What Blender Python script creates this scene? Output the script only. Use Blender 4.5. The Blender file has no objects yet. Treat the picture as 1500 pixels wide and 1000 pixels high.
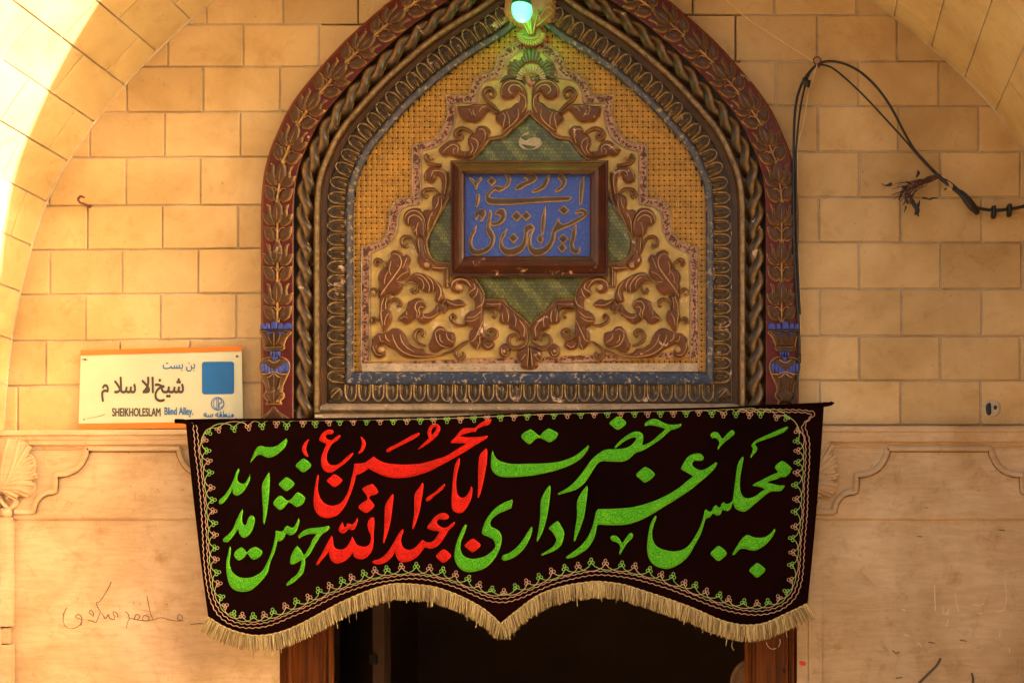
import bpy, math, random
import numpy as np
from mathutils import Vector, Matrix
from mathutils.geometry import delaunay_2d_cdt
random.seed(7)
SC = bpy.context.scene
COL = SC.collection
# ---------------------------------------------------------------- scale of the place
S = 0.0025                      # metres per photograph pixel on the wall plane (y = 0)
D = 4.5                         # camera distance from the wall
CX, CZ = 1.0, 1.65              # camera x and height
def P(px, py, h=0.0):
    """point at height h in front of the wall whose outline was measured at (px, py)"""
    f = (D - h) / D
    x = (px - 750) * S; z = (860 - py) * S + 1.65
    return (CX + (x - CX) * f, -h, CZ + (z - CZ) * f)
# ---------------------------------------------------------------- camera, world, sun, exposure
cam = bpy.data.cameras.new('camera'); camo = bpy.data.objects.new('camera', cam); COL.objects.link(camo)
camo.location = (CX, -D, CZ); camo.rotation_euler = (math.radians(90), 0, 0)
cam.sensor_width = 36; cam.lens = 36 * D / (1500 * S)
cam.shift_x = -400 / 1500; cam.shift_y = 360 / 1500
cam.clip_end = 2000; cam.clip_start = 0.05
SC.camera = camo
SUN = Vector((5.2, -1.0, 1.15))
el = math.atan2(SUN.z, math.hypot(SUN.x, SUN.y)); az = math.atan2(SUN.x, SUN.y)
W = bpy.data.worlds.new('World'); SC.world = W; W.use_nodes = True
nt = W.node_tree; bg = nt.nodes['Background']; sky = nt.nodes.new('ShaderNodeTexSky')
sky.sky_type = 'NISHITA'; sky.sun_disc = False; sky.sun_elevation = el; sky.sun_rotation = az
sky.dust_density = 9.0; sky.air_density = 1.0; sky.ozone_density = 0.0
nt.links.new(sky.outputs[0], bg.inputs[0]); bg.inputs[1].default_value = 0.15
sl = bpy.data.lights.new('sun', 'SUN'); sl.energy = 3.2; sl.angle = math.radians(0.5); sl.color = (1, .97, .92)
so = bpy.data.objects.new('sun', sl); COL.objects.link(so)
so.rotation_euler = SUN.to_track_quat('Z', 'Y').to_euler(); so.location = (6, -4, 5)
vs = SC.view_settings; vs.view_transform = 'Standard'; vs.look = 'None'; vs.gamma = 1; vs.use_curve_mapping = False
vs.exposure = 2.6
SC.cycles.max_bounces = 8; SC.cycles.diffuse_bounces = 5; SC.cycles.use_denoising = True

# ---------------------------------------------------------------- object helpers
def tag(o, label=None, cat=None, group=None, kind=None):
    if label: o['label'] = label
    if cat: o['category'] = cat
    if group: o['group'] = group
    if kind: o['kind'] = kind
    return o
def thing(name, loc, label, cat, group=None):
    o = bpy.data.objects.new(name, None); COL.objects.link(o); o.location = loc
    o.empty_display_size = .1
    return tag(o, label, cat, group)
def wloc(o):
    v = Vector((0, 0, 0))
    while o: v += o.location; o = o.parent
    return v
def mk(name, V, F, mat, parent=None, smooth=True, paint=None, kind=None, label=None, sharp=None):
    """mesh from world-space vertices; origin goes to the parent"""
    V = np.array(V, dtype=float)
    off = np.array(wloc(parent)) if parent else np.zeros(3)
    me = bpy.data.meshes.new(name); me.from_pydata((V - off).tolist(), [], F)
    if paint is not None:
        a = me.attributes.new('paint', 'FLOAT', 'POINT'); a.data.foreach_set('value', np.array(paint, dtype=np.float32))
    if mat: me.materials.append(mat)
    if smooth:
        me.polygons.foreach_set('use_smooth', [True] * len(me.polygons))
        if sharp: me.set_sharp_from_angle(angle=math.radians(sharp))
    me.update()
    o = bpy.data.objects.new(name, me); COL.objects.link(o)
    if parent: o.parent = parent
    if kind: o['kind'] = kind
    if label: o['label'] = label
    return o
def inst(name, me, loc, rot, parent):
    o = bpy.data.objects.new(name, me); COL.objects.link(o); o.parent = parent
    o.location = Vector(loc) - wloc(parent); o.rotation_euler = rot
    return o
class MB:
    def __init__(s): s.V = []; s.F = []; s.A = []
    def add(s, V, F, A=None):
        n = len(s.V); s.V += [tuple(v) for v in V]; s.F += [tuple(i + n for i in f) for f in F]
        s.A += list(A) if A is not None else [0.0] * len(V)
    def box(s, x0, x1, y0, y1, z0, z1, b=0):
        V = [(x, y, z) for x in (x0, x1) for y in (y0, y1) for z in (z0, z1)]
        s.add(V, [(0, 1, 3, 2), (4, 6, 7, 5), (0, 4, 5, 1), (2, 3, 7, 6), (0, 2, 6, 4), (1, 5, 7, 3)])
    def build(s, name, mat, parent=None, smooth=True, **k):
        return mk(name, s.V, s.F, mat, parent, smooth, s.A if any(s.A) else None, **k)
def pxbox(m, x0, y0, x1, y1, h0, h1):
    """box whose outline was measured at front height h1"""
    a = P(x0, y0, h1); b = P(x1, y1, h1)
    m.box(a[0], b[0], -h1, -h0, b[2], a[2])
# ---------------------------------------------------------------- curves
def catmull(pts, n=6, closed=False):
    """pts: list of (coords..., corner flag)"""
    N = len(pts); out = []
    rng = range(N if closed else N - 1)
    arr = [np.array(p[:-1], float) for p in pts]; cor = [p[-1] for p in pts]
    for i in rng:
        j = (i + 1) % N
        p1, p2 = arr[i], arr[j]
        p0 = arr[i - 1] if (closed or i > 0) else p1
        p3 = arr[(i + 2) % N] if (closed or i + 2 < N) else p2
        m1 = (p2 - p0) / 2 if not cor[i] else (p2 - p1) * .6
        m2 = (p3 - p1) / 2 if not cor[j] else (p2 - p1) * .6
        for k in range(n):
            t = k / n; t2 = t * t; t3 = t2 * t
            out.append((2*t3-3*t2+1)*p1 + (t3-2*t2+t)*m1 + (-2*t3+3*t2)*p2 + (t3-t2)*m2)
    if not closed: out.append(arr[-1])
    return np.array(out)
TILES = {'A': (250, 580, 5), 'B': (290, 760, 5), 'C': (440, 600, 4.1655), 'E': (900, 580, 3.703),
         'T1': (310, 700, 6.665), 'T2': (450, 600, 6.665), 'T3': (450, 700, 6.059), 'T4': (640, 600, 5.554),
         'T5': (660, 700, 6.668), 'T6': (810, 600, 5.554), 'T7': (860, 690, 5.554), 'T8': (1010, 610, 6.665),
         'P': (640, 220, 5), 'F': (520, 300, 3.846), 'S': (600, 50, 5), 'Q': (370, 0, 3.333), 'R': (690, 0, 7.694),
         'V': (370, 420, 5.26), 'Z': (100, 500, 5.5556), 'G': (0, 600, 2.5), 'H': (1130, 600, 2.5), 'K': (1130, 0, 3.03),
         'a': (536, 360, 10), 'b': (536, 440, 10), 'c': (650, 390, 10), 'd': (650, 445, 10), 'e': (650, 100, 10), 'f': (600, 150, 10), 'g': (570, 230, 11.76), 'h': (570, 300, 10), 'L': (0, 600, 5.5556), 'M': (1180, 620, 6.66), 'X': (0, 0, 1)}
def parse(s, tile='X'):
    ox, oy, sc = TILES[tile]; out = []
    for t in s.split():
        if t in TILES: ox, oy, sc = TILES[t]; continue
        c = t.endswith('*'); t = t.rstrip('*'); a = t.split(',')
        out.append((ox + float(a[0]) / sc, oy + float(a[1]) / sc) + tuple(float(q) / sc for q in a[2:]) + (c,))
    return out
def seg_dist(Q, B):
    A = B; C = np.roll(B, -1, 0); d = C - A; L = (d ** 2).sum(1) + 1e-12
    best = np.full(len(Q), 1e9)
    for a, dd, l in zip(A, d, L):
        t = np.clip(((Q - a) @ dd) / l, 0, 1)
        r = Q - (a + t[:, None] * dd)
        best = np.minimum(best, (r ** 2).sum(1))
    return np.sqrt(best)
def inside(Q, B):
    x, y = Q[:, 0], Q[:, 1]; c = np.zeros(len(Q), bool); j = len(B) - 1
    for i in range(len(B)):
        xi, yi = B[i]; xj, yj = B[j]
        k = ((yi > y) != (yj > y)) & (x < (xj - xi) * (y - yi) / (yj - yi + 1e-12) + xi)
        c ^= k; j = i
    return c
def relief_data(B, grid, hf, skirt, holes=()):
    """B outline (px). returns 2-D points, heights, faces, paint"""
    B = np.array(B); keep = [0]
    for i in range(1, len(B)):
        if np.hypot(*(B[i] - B[keep[-1]])) > grid * .35: keep.append(i)
    B = B[keep]
    mn = B.min(0); mx = B.max(0)
    gx = np.arange(mn[0] + grid * .37, mx[0], grid); gy = np.arange(mn[1] + grid * .41, mx[1], grid * .866)
    Q = []
    if len(gx) and len(gy):
        X, Y = np.meshgrid(gx, gy); X = X + (np.arange(len(gy)) % 2 * grid / 2)[:, None]
        Q = np.c_[X.ravel(), Y.ravel()]; Q = Q[inside(Q, B)]
        if len(Q): Q = Q[seg_dist(Q, B) > grid * .45]
    pts = [Vector(b) for b in B] + [Vector(q) for q in Q]; n = len(B)
    E = [(i, (i + 1) % n) for i in range(n)]
    r = delaunay_2d_cdt(pts, E, [], 1, 1e-5)
    V2 = np.array([tuple(v) for v in r[0]]); F = [tuple(f) for f in r[2]]
    d = seg_dist(V2, B); H = hf(d)
    # orientation: px y is down, so flip to face -y
    F = [f if cross2(V2, f) > 0 else f[::-1] for f in F]
    # skirt
    ed = {}
    for f in F:
        for a, b in zip(f, f[1:] + f[:1]): ed[(a, b)] = 1
    bd = [(a, b) for (a, b) in ed if (b, a) not in ed]
    m = {}; V = V2.tolist(); Hl = H.tolist()
    for a, b in bd:
        for q in (a, b):
            if q not in m: m[q] = len(V); V.append(V[q]); Hl.append(-skirt)
        F.append((b, a, m[a], m[b]))
    return np.array(V), np.array(Hl), F, d
def cross2(V, f):
    a, b, c = V[f[0]], V[f[1]], V[f[2]]
    return (b[0]-a[0])*(c[1]-a[1]) - (b[1]-a[1])*(c[0]-a[0])
def relief(m, B, h0, hf, grid=1.6, skirt=.004, edge=1.2, hfun=None):
    V, H, F, d = relief_data(B, grid, hf, skirt)
    out = []
    for (x, y), h in zip(V, H):
        base = hfun(x, y) if hfun else 0
        p = P(x, y, h0 + base); out.append((p[0], p[1] - h, p[2]))
    A = np.zeros(len(V)); A[:len(d)] = np.clip(1 - d / edge, 0, 1); A[len(d):] = 1
    m.add(out, F, A)
def dome(hm, r):
    return lambda d: hm * np.sqrt(np.clip(1 - (1 - np.clip(d / r, 0, 1)) ** 2, 0, 1))
def ribbon(m, path, hm, h0, M=6, n=5, hfun=None, kind='dome', lobes=0, groove=.3, flat=False, closed=False, world=True):
    """path: list of (x,y,w,corner) in px -> domed strip lying on height h0"""
    C = catmull(path, n, closed); XY = C[:, :2]; Wd = C[:, 2]
    if closed: XY = np.r_[XY, XY[:1]]; Wd = np.r_[Wd, Wd[:1]]
    T = np.gradient(XY, axis=0); T /= np.hypot(T[:, 0], T[:, 1])[:, None] + 1e-9
    Nn = np.c_[-T[:, 1], T[:, 0]]
    L = np.r_[0, np.cumsum(np.hypot(*np.diff(XY, axis=0).T))]; s = L / L[-1]
    vs_ = np.linspace(-1, 1, M + 1); V = []; A = []
    wm = max(Wd)
    for i in range(len(XY)):
        w = max(Wd[i], .05)
        if lobes: w *= .86 + .3 * abs(math.sin(math.pi * lobes * s[i]))
        for v in vs_:
            q = XY[i] + Nn[i] * v * w / 2
            if kind == 'dome': h = hm * math.sqrt(max(0, 1 - v * v)) * min(1, (w / wm) ** .5)
            elif kind == 'leaf':
                g = abs(math.sin(math.pi * (lobes * s[i] - .9 * abs(v))))
                h = hm * ((1 - abs(v) ** 2.5) * (.55 + .45 * (1 - abs(v))) + .2 * abs(v) * (v * v < .98)) * (1 - groove + groove * g ** .6) * min(1, (w / wm) ** .5)
                if abs(v) < .01: h *= .72
            elif kind == 'scroll': h = hm * (.25 + .75 * abs(math.cos(math.pi * .5 * (v * 1.0 + .0))) ** .5) * (abs(v) < .999) * (1 - .35 * math.exp(-(v / .22) ** 2)) * min(1, (w / wm) ** .4)
            else: h = hm
            hb = hfun(q[0], q[1]) if hfun else 0
            p = P(q[0], q[1], h0 + hb); V.append((p[0], p[1] - h, p[2]))
            if kind == 'leaf': A.append(max(0, min(1, (abs(v) - .62) * 2.6)) * .8 + (.7 if abs(math.sin(math.pi * (lobes * s[i] - .9 * abs(v)))) < .18 else 0))
            elif kind == 'scroll': A.append(1.0 if .55 < abs(v) < .95 else .15)
            else: A.append(abs(v) ** 3)
    K = M + 1; F = []
    for i in range(len(XY) - 1):
        for j in range(M):
            F.append((i*K+j, i*K+j+1, (i+1)*K+j+1, (i+1)*K+j))
    # face towards the viewer
    m.add(V, F, np.clip(A, 0, 1))
def tube(m, pts, r, n=6, seg=4, cap=True):
    """tube through world points [(x,y,z)] radius r or list"""
    C = catmull([tuple(p) + (False,) for p in pts], seg) if seg > 1 else np.array(pts, float)
    R = np.interp(np.linspace(0, 1, len(C)), np.linspace(0, 1, len(r)), r) if hasattr(r, '__len__') else [r] * len(C)
    T = np.gradient(C, axis=0); up = Vector((0, -1, 0)); V = []; F = []
    for i, c in enumerate(C):
        t = Vector(T[i]).normalized(); a = t.cross(up)
        if a.length < 1e-3: a = t.cross(Vector((1, 0, 0)))
        a.normalize(); b = t.cross(a)
        for k in range(n):
            g = 2 * math.pi * k / n
            V.append(tuple(Vector(c) + (a * math.cos(g) + b * math.sin(g)) * R[i]))
    for i in range(len(C) - 1):
        for k in range(n):
            F.append((i*n+k, i*n+(k+1) % n, (i+1)*n+(k+1) % n, (i+1)*n+k))
    if cap: F += [tuple(range(n))[::-1], tuple(range((len(C)-1)*n, len(C)*n))]
    m.add(V, F)
def ptube(m, pts, h, rpx, n=6, seg=4):
    tube(m, [P(p[0], p[1], p[2] if len(p) > 2 else h) for p in pts], rpx * S, n, seg)
MIR = 1552.0
def mir(B): B = np.array(B).copy(); B[:, 0] = MIR - B[:, 0]; return B
def mirp(p): return [(MIR - q[0],) + tuple(q[1:]) for q in p]

# ---------------------------------------------------------------- materials
def newmat(name):
    m = bpy.data.materials.new(name); m.use_nodes = True
    return m, m.node_tree.nodes, m.node_tree.links, m.node_tree.nodes['Principled BSDF']
def noise(N, L, co, scale, detail=4, rough=.55, dist=0):
    t = N.new('ShaderNodeTexNoise'); t.inputs['Scale'].default_value = scale; t.inputs['Detail'].default_value = detail
    t.inputs['Roughness'].default_value = rough; t.inputs['Distortion'].default_value = dist
    L.new(co, t.inputs['Vector']); return t.outputs['Fac']
def ramp(N, L, f, stops):
    r = N.new('ShaderNodeValToRGB'); L.new(f, r.inputs['Fac']); e = r.color_ramp.elements
    while len(e) < len(stops): e.new(.5)
    for q, (p, c) in zip(e, stops): q.position = p; q.color = (c if len(c) == 4 else tuple(c) + (1,))
    return r.outputs['Color']
def mix(N, L, f, a, b, mode='MIX'):
    x = N.new('ShaderNodeMix'); x.data_type = 'RGBA'; x.blend_type = mode
    for i, v in ((0, f), (6, a), (7, b)):
        if hasattr(v, 'links') or hasattr(v, 'is_output'): L.new(v, x.inputs[i])
        elif i == 0: x.inputs[0].default_value = v
        else: x.inputs[i].default_value = tuple(v) + (1,) if len(v) == 3 else v
    return x.outputs[2]
def bump(N, L, b, h, st, dist=.002):
    n = N.new('ShaderNodeBump'); n.inputs['Strength'].default_value = st; n.inputs['Distance'].default_value = dist
    L.new(h, n.inputs['Height']); L.new(n.outputs[0], b.inputs['Normal'])
def coords(N, L, sc=(1, 1, 1), rnd=False):
    g = N.new('ShaderNodeNewGeometry'); mp = N.new('ShaderNodeMapping'); mp.inputs['Scale'].default_value = sc
    L.new(g.outputs['Position'], mp.inputs['Vector'])
    return mp.outputs['Vector']
def stone_mat(name, base, dark, light, rnd=.06, streak=True, bumpst=.35, stain=.5):
    m, N, L, b = newmat(name); co = coords(N, L)
    c = ramp(N, L, noise(N, L, co, 3.2, 6, .62, .4), [(.32, dark), (.5, base), (.72, light)])
    big = ramp(N, L, noise(N, L, co, 1.1, 3), [(.35, (.86, .84, .8)), (.65, (1.06, 1.05, 1.04))])
    c = mix(N, L, 1, c, big, 'MULTIPLY')
    # smeared trowel streaks and grubby patches
    st = ramp(N, L, noise(N, L, coords(N, L, (1.2, 1, 9)), 5, 5, .7, 1.2), [(.42, (.9, .87, .82)), (.55, (1, 1, 1))])
    if streak: c = mix(N, L, stain, c, st, 'MULTIPLY')
    gr = ramp(N, L, noise(N, L, co, 11, 7, .75, .6), [(.30, (.74, .64, .52)), (.46, (1, 1, 1))])
    c = mix(N, L, stain, c, gr, 'MULTIPLY')
    # lime flecks
    fl = ramp(N, L, noise(N, L, co, 38, 4, .6), [(.72, (0, 0, 0)), (.78, (1, 1, 1))])
    c = mix(N, L, mathn(N, L, 'MULTIPLY', fl, .25), c, tuple(min(1, q * 1.5) for q in light))
    pit = ramp(N, L, noise(N, L, co, 75, 3, .5), [(.26, (1, 1, 1)), (.31, (0, 0, 0))])
    c = mix(N, L, mathn(N, L, 'MULTIPLY', pit, .5), c, tuple(q * .4 for q in dark))
    if rnd:
        oi = N.new('ShaderNodeObjectInfo')
        rr = ramp(N, L, oi.outputs['Random'], [(0, (1 - rnd, 1 - rnd * 1.2, 1 - rnd * 1.5)), (.5, (1, 1, 1)), (1, (1 + rnd, 1 + rnd * .9, 1 + rnd * .6))])
        c = mix(N, L, 1, c, rr, 'MULTIPLY')
    L.new(c, b.inputs['Base Color']); b.inputs['Roughness'].default_value = .82
    b.inputs['Specular IOR Level'].default_value = .25
    hh = mathn(N, L, 'ADD', noise(N, L, co, 22, 6, .65), mathn(N, L, 'MULTIPLY', noise(N, L, co, 190, 3, .6), .25))
    hh = mathn(N, L, 'SUBTRACT', hh, mathn(N, L, 'MULTIPLY', pit, .5))
    bump(N, L, b, hh, bumpst, .004)
    return m
def mathn(N, L, op, a, v):
    x = N.new('ShaderNodeMath'); x.operation = op
    for i, q in enumerate((a, v)):
        if isinstance(q, (int, float)): x.inputs[i].default_value = q
        else: L.new(q, x.inputs[i])
    return x.outputs[0]
def carved_mat(name, base, edge, chip, chipamt=.62, rough=.42, dirt=(.03, .018, .01), spec=.5, scale=1, flat=False):
    """painted carved plaster: paint attribute holds the rubbed ridges and rims"""
    m, N, L, b = newmat(name); co = coords(N, L)
    at = N.new('ShaderNodeAttribute'); at.attribute_name = 'paint'
    c = ramp(N, L, noise(N, L, co, 14 * scale, 5, .65), [(.3, tuple(q * .6 for q in base)), (.55, base), (.75, tuple(min(1, q * 1.35) for q in base))])
    dn = ramp(N, L, noise(N, L, co, 60 * scale, 4, .7), [(.33, (1, 1, 1)), (.46, (0, 0, 0))])
    c = mix(N, L, mathn(N, L, 'MULTIPLY', dn, .6), c, dirt)
    en = mathn(N, L, 'MULTIPLY', at.outputs['Fac'], ramp(N, L, noise(N, L, co, 45, 4, .7), [(.3, (.1, .1, .1)), (.6, (1, 1, 1))]))
    c = mix(N, L, mathn(N, L, 'MULTIPLY', en, .85), c, edge)
    cn = ramp(N, L, noise(N, L, co, 17 * scale, 7, .72, .3), [(chipamt, (0, 0, 0)), (chipamt + .035, (1, 1, 1))])
    c = mix(N, L, cn, c, chip)
    L.new(c, b.inputs['Base Color'])
    rg = mathn(N, L, 'ADD', mathn(N, L, 'MULTIPLY', cn, .35), rough); L.new(rg, b.inputs['Roughness'])
    b.inputs['Specular IOR Level'].default_value = spec
    hh = mathn(N, L, 'SUBTRACT', noise(N, L, co, 90, 5, .65), mathn(N, L, 'MULTIPLY', cn, .5))
    bump(N, L, b, hh, .4, .0015)
    return m
def plain(name, col, rough=.5, spec=.5, metal=0, emit=None, es=0, var=.12, sc=30, bst=.1):
    m, N, L, b = newmat(name); co = coords(N, L)
    c = ramp(N, L, noise(N, L, co, sc, 5, .6), [(.3, tuple(q * (1 - var) for q in col)), (.7, tuple(min(1, q * (1 + var)) for q in col))])
    L.new(c, b.inputs['Base Color']); b.inputs['Roughness'].default_value = rough; b.inputs['Metallic'].default_value = metal
    b.inputs['Specular IOR Level'].default_value = spec
    if bst: bump(N, L, b, noise(N, L, co, sc * 4, 4), bst, .001)
    if emit: b.inputs['Emission Color'].default_value = emit + (1,); b.inputs['Emission Strength'].default_value = es
    return m
def thread_mat(name, a, c2, spec=.12):
    m, N, L, b = newmat(name); co = coords(N, L)
    f = noise(N, L, co, 330, 3, .8, .5)
    c = ramp(N, L, f, [(.36, tuple(q * .35 for q in a)), (.47, a), (.58, c2), (.7, tuple(min(1, q * 1.35) for q in c2))])
    pat = ramp(N, L, noise(N, L, co, 9, 3), [(.35, (.8, .9, .8)), (.7, (1.15, 1.08, 1.05))])
    c = mix(N, L, 1, c, pat, 'MULTIPLY')
    at = N.new('ShaderNodeAttribute'); at.attribute_name = 'paint'
    c = mix(N, L, mathn(N, L, 'MULTIPLY', at.outputs['Fac'], .35), c, tuple(min(1, q * 1.3) for q in c2))
    L.new(c, b.inputs['Base Color']); b.inputs['Roughness'].default_value = .6; b.inputs['Specular IOR Level'].default_value = spec
    b.inputs['Sheen Weight'].default_value = .0
    bump(N, L, b, noise(N, L, co, 420, 2, .8), .9, .0015)
    return m
STONE = stone_mat('ochre_stone', (.49, .33, .155), (.41, .262, .108), (.56, .40, .21), streak=False, stain=.6, rnd=.10, bumpst=.6)
STONE_ARCH = stone_mat('ochre_stone_arch', (.49, .355, .16), (.41, .28, .11), (.56, .43, .215), streak=False)
PLASTER = stone_mat('ochre_plaster', (.48, .33, .19), (.39, .252, .13), (.56, .41, .26), rnd=0, stain=.9, bumpst=.5)
MORTAR = stone_mat('grey_mortar', (.46, .37, .26), (.30, .22, .14), (.56, .47, .35), rnd=0)
FACADE = stone_mat('facade_stone', (.58, .40, .22), (.50, .33, .17), (.64, .47, .28), rnd=0)
PAVE = stone_mat('paving', (.46, .35, .22), (.38, .28, .17), (.52, .42, .28), rnd=0)
RED = carved_mat('maroon_paint', (0.08602, 0.008976, 0.005984), (0.1742, 0.0536, 0.0201), (0.48, 0.304, 0.192), .625, spec=.22)
LEAFC = carved_mat('carved_brown_leaf', (0.06188, 0.02228, 0.00495), (0.5025, 0.2848, 0.08375), (0.528, 0.336, 0.176), .655, rough=.42, spec=.28)
ROPE = carved_mat('carved_dark_gilt', (0.03506, 0.01567, 0.004125), (0.4703, 0.2533, 0.06784), (0.528, 0.4, 0.272), .635, rough=.33, spec=.4)
ROLL = carved_mat('brown_varnish_moulding', (0.0528, 0.02112, 0.00528), (0.3377, 0.2251, 0.09648), (0.4, 0.272, 0.144), .66, rough=.42, spec=.3)
PALEROLL = carved_mat('bare_pale_moulding', (0.2448, 0.1656, 0.0936), (0.42, 0.3024, 0.168), (0.48, 0.368, 0.24), .6, rough=.6)
EGG = carved_mat('egg_moulding_paint', (0.03506, 0.01733, 0.005363), (0.4161, 0.2533, 0.09045), (0.528, 0.352, 0.216), .605, rough=.36, spec=.35)
BLUEF = carved_mat('worn_blue_paint', (.030, .042, .075), (.17, .13, .08), (.32, .23, .13), .56, rough=.65, dirt=(.02, .035, .10), scale=3, spec=.2)
BASKET = carved_mat('ochre_basket_weave', (0.3024, 0.1368, 0.01296), (0.504, 0.2688, 0.0504), (0.24, 0.096, 0.016), .66, rough=.42, dirt=(.20, .07, .01), spec=.3)
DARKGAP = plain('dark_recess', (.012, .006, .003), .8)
CREAM = carved_mat('cream_ground', (0.432, 0.288, 0.0864), (0.42, 0.252, 0.0672), (0.528, 0.384, 0.208), .59, rough=.6, dirt=(.38, .22, .05), spec=.25)
SCROLL = carved_mat('scroll_red_brown', (0.105, 0.032, 0.0065), (0.3752, 0.2077, 0.0871), (0.56, 0.368, 0.232), .635, rough=.42, spec=.3)
OLIVE = carved_mat('olive_brown_shell', (0.077, 0.05225, 0.0165), (0.2546, 0.1742, 0.067), (0.48, 0.336, 0.176), .7)
PINKB = carved_mat('pink_border', (0.3456, 0.1728, 0.0936), (0.504, 0.3192, 0.168), (0.08, 0.032, 0.016), .52, rough=.6, dirt=(.10, .04, .03), scale=3.2)
PALEB = carved_mat('pale_border', (0.3744, 0.2736, 0.1728), (0.504, 0.378, 0.252), (0.28, 0.176, 0.104), .58, rough=.6, scale=2)
BLUEL = plain('ultramarine_paint', (.02, .035, .22), .5, var=.5, sc=90, bst=.3)
PLFRAME = carved_mat('plaque_frame_paint', (0.0495, 0.0088, 0.00275), (0.2412, 0.1139, 0.0335), (0.56, 0.304, 0.144), .69, rough=.35, spec=.35)
PLBRASS = carved_mat('plaque_frame_top_gilt', (0.11, 0.055, 0.01375), (0.268, 0.1474, 0.0469), (0.4, 0.224, 0.096), .72, rough=.35, spec=.3)
LETTER = carved_mat('plaque_letter_paint', (0.0504, 0.0252, 0.00864), (0.672, 0.42, 0.168), (0.528, 0.336, 0.192), .66, rough=.35)
GILT = carved_mat('gilt_rim', (0.36, 0.2016, 0.0648), (0.5208, 0.3192, 0.126), (0.544, 0.4, 0.24), .66, rough=.4, spec=.4)
VEIN = carved_mat('pale_leaf_edge', (.34, .19, .075), (.40, .24, .1), (.52, .35, .2), .6, rough=.5, dirt=(.10, .04, .015), spec=.35)
PLWORN = carved_mat('plaque_frame_chipped', (.06, .014, .004), (.3, .15, .05), (.60, .33, .16), .60, rough=.4, spec=.3, scale=1.6)
def plaque_blue():
    m, N, L, b = newmat('plaque_blue'); co = coords(N, L)
    v = N.new('ShaderNodeTexNoise'); v.inputs['Scale'].default_value = 60; v.inputs['Detail'].default_value = 3; v.inputs['Distortion'].default_value = 2.5
    L.new(co, v.inputs['Vector'])
    c = ramp(N, L, v.outputs['Fac'], [(.40, (.018, .048, .24)), (.475, (.026, .062, .28)), (.5, (.008, .008, .09)), (.525, (.026, .062, .28)), (.7, (.045, .085, .29))])
    L.new(c, b.inputs['Base Color']); b.inputs['Roughness'].default_value = .5
    bump(N, L, b, noise(N, L, co, 90, 4), .2, .001); return m
PBLUE = plaque_blue()
def green_tile():
    m, N, L, b = newmat('green_tile_panel')
    g = N.new('ShaderNodeNewGeometry'); sep = N.new('ShaderNodeSeparateXYZ'); cmb = N.new('ShaderNodeCombineXYZ')
    L.new(g.outputs['Position'], sep.inputs[0]); L.new(sep.outputs[0], cmb.inputs[0]); L.new(sep.outputs[2], cmb.inputs[1])
    br = N.new('ShaderNodeTexBrick'); L.new(cmb.outputs[0], br.inputs['Vector']); br.offset = .5
    br.inputs['Scale'].default_value = 1; br.inputs['Brick Width'].default_value = .0135; br.inputs['Row Height'].default_value = .0125
    br.inputs['Mortar Size'].default_value = .0008; br.inputs['Color1'].default_value = (.046, .047, .006, 1)
    br.inputs['Color2'].default_value = (.088, .088, .016, 1); br.inputs['Mortar'].default_value = (.012, .014, .006, 1)
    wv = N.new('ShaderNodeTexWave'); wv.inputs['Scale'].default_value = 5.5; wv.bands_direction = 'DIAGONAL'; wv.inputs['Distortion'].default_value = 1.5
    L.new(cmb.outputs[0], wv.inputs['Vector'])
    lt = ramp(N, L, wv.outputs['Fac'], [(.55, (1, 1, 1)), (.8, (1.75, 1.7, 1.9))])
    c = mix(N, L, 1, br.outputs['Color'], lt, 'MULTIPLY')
    co = coords(N, L)
    ch = ramp(N, L, noise(N, L, co, 8, 6, .7), [(.68, (0, 0, 0)), (.72, (1, 1, 1))])
    c = mix(N, L, ch, c, (.55, .42, .26))
    L.new(c, b.inputs['Base Color']); b.inputs['Roughness'].default_value = .4
    bump(N, L, b, br.outputs['Fac'], -.3, .001); return m
GREEN = green_tile()
def velvet():
    m, N, L, b = newmat('black_velvet'); co = coords(N, L)
    c = ramp(N, L, noise(N, L, co, 2.2, 4, .6), [(.3, (.0020, .0003, .0003)), (.7, (.008, .0008, .0006))])
    L.new(c, b.inputs['Base Color']); b.inputs['Roughness'].default_value = .95; b.inputs['Specular IOR Level'].default_value = .03
    b.inputs['Sheen Weight'].default_value = .0; b.inputs['Sheen Tint'].default_value = (.6, .08, .05, 1)
    bump(N, L, b, noise(N, L, co, 700, 2), .3, .0006); return m
VELVET = velvet()
TGREEN = thread_mat('green_embroidery', (.004, .23, .006), (.15, .42, .006))
TRED = thread_mat('red_embroidery', (.38, .0008, .0008), (.68, .018, .004))
THG = plain('lime_thread', (.20, .40, .06), .6, sc=200)
THP = plain('peach_thread', (.45, .26, .16), .6, sc=200)
def fringe_mat():
    m, N, L, b = newmat('cream_fringe'); at = N.new('ShaderNodeAttribute'); at.attribute_name = 'paint'
    c = ramp(N, L, at.outputs['Fac'], [(0, (.10, .055, .016)), (.4, (.34, .225, .075)), (1, (.62, .46, .19))])
    L.new(c, b.inputs['Base Color']); b.inputs['Roughness'].default_value = .55; return m
FRINGE = fringe_mat()
def wood_mat(name, base, dark):
    m, N, L, b = newmat(name)
    c = ramp(N, L, noise(N, L, coords(N, L, (30, 30, 1.2)), 1.6, 6, .6, .8), [(.3, dark), (.6, base)])
    kn = ramp(N, L, noise(N, L, coords(N, L, (1, 1, .7)), 26, 2, .4), [(.70, (1, 1, 1)), (.76, (.22, .14, .1))])
    c = mix(N, L, 1, c, kn, 'MULTIPLY')
    L.new(c, b.inputs['Base Color']); b.inputs['Roughness'].default_value = .45; b.inputs['Specular IOR Level'].default_value = .2
    bump(N, L, b, noise(N, L, coords(N, L, (40, 40, 1.5)), 3, 4), .25, .001); return m
WOOD = wood_mat('varnished_orange_wood', (.14, .033, .001), (.035, .007, .0005))
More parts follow.
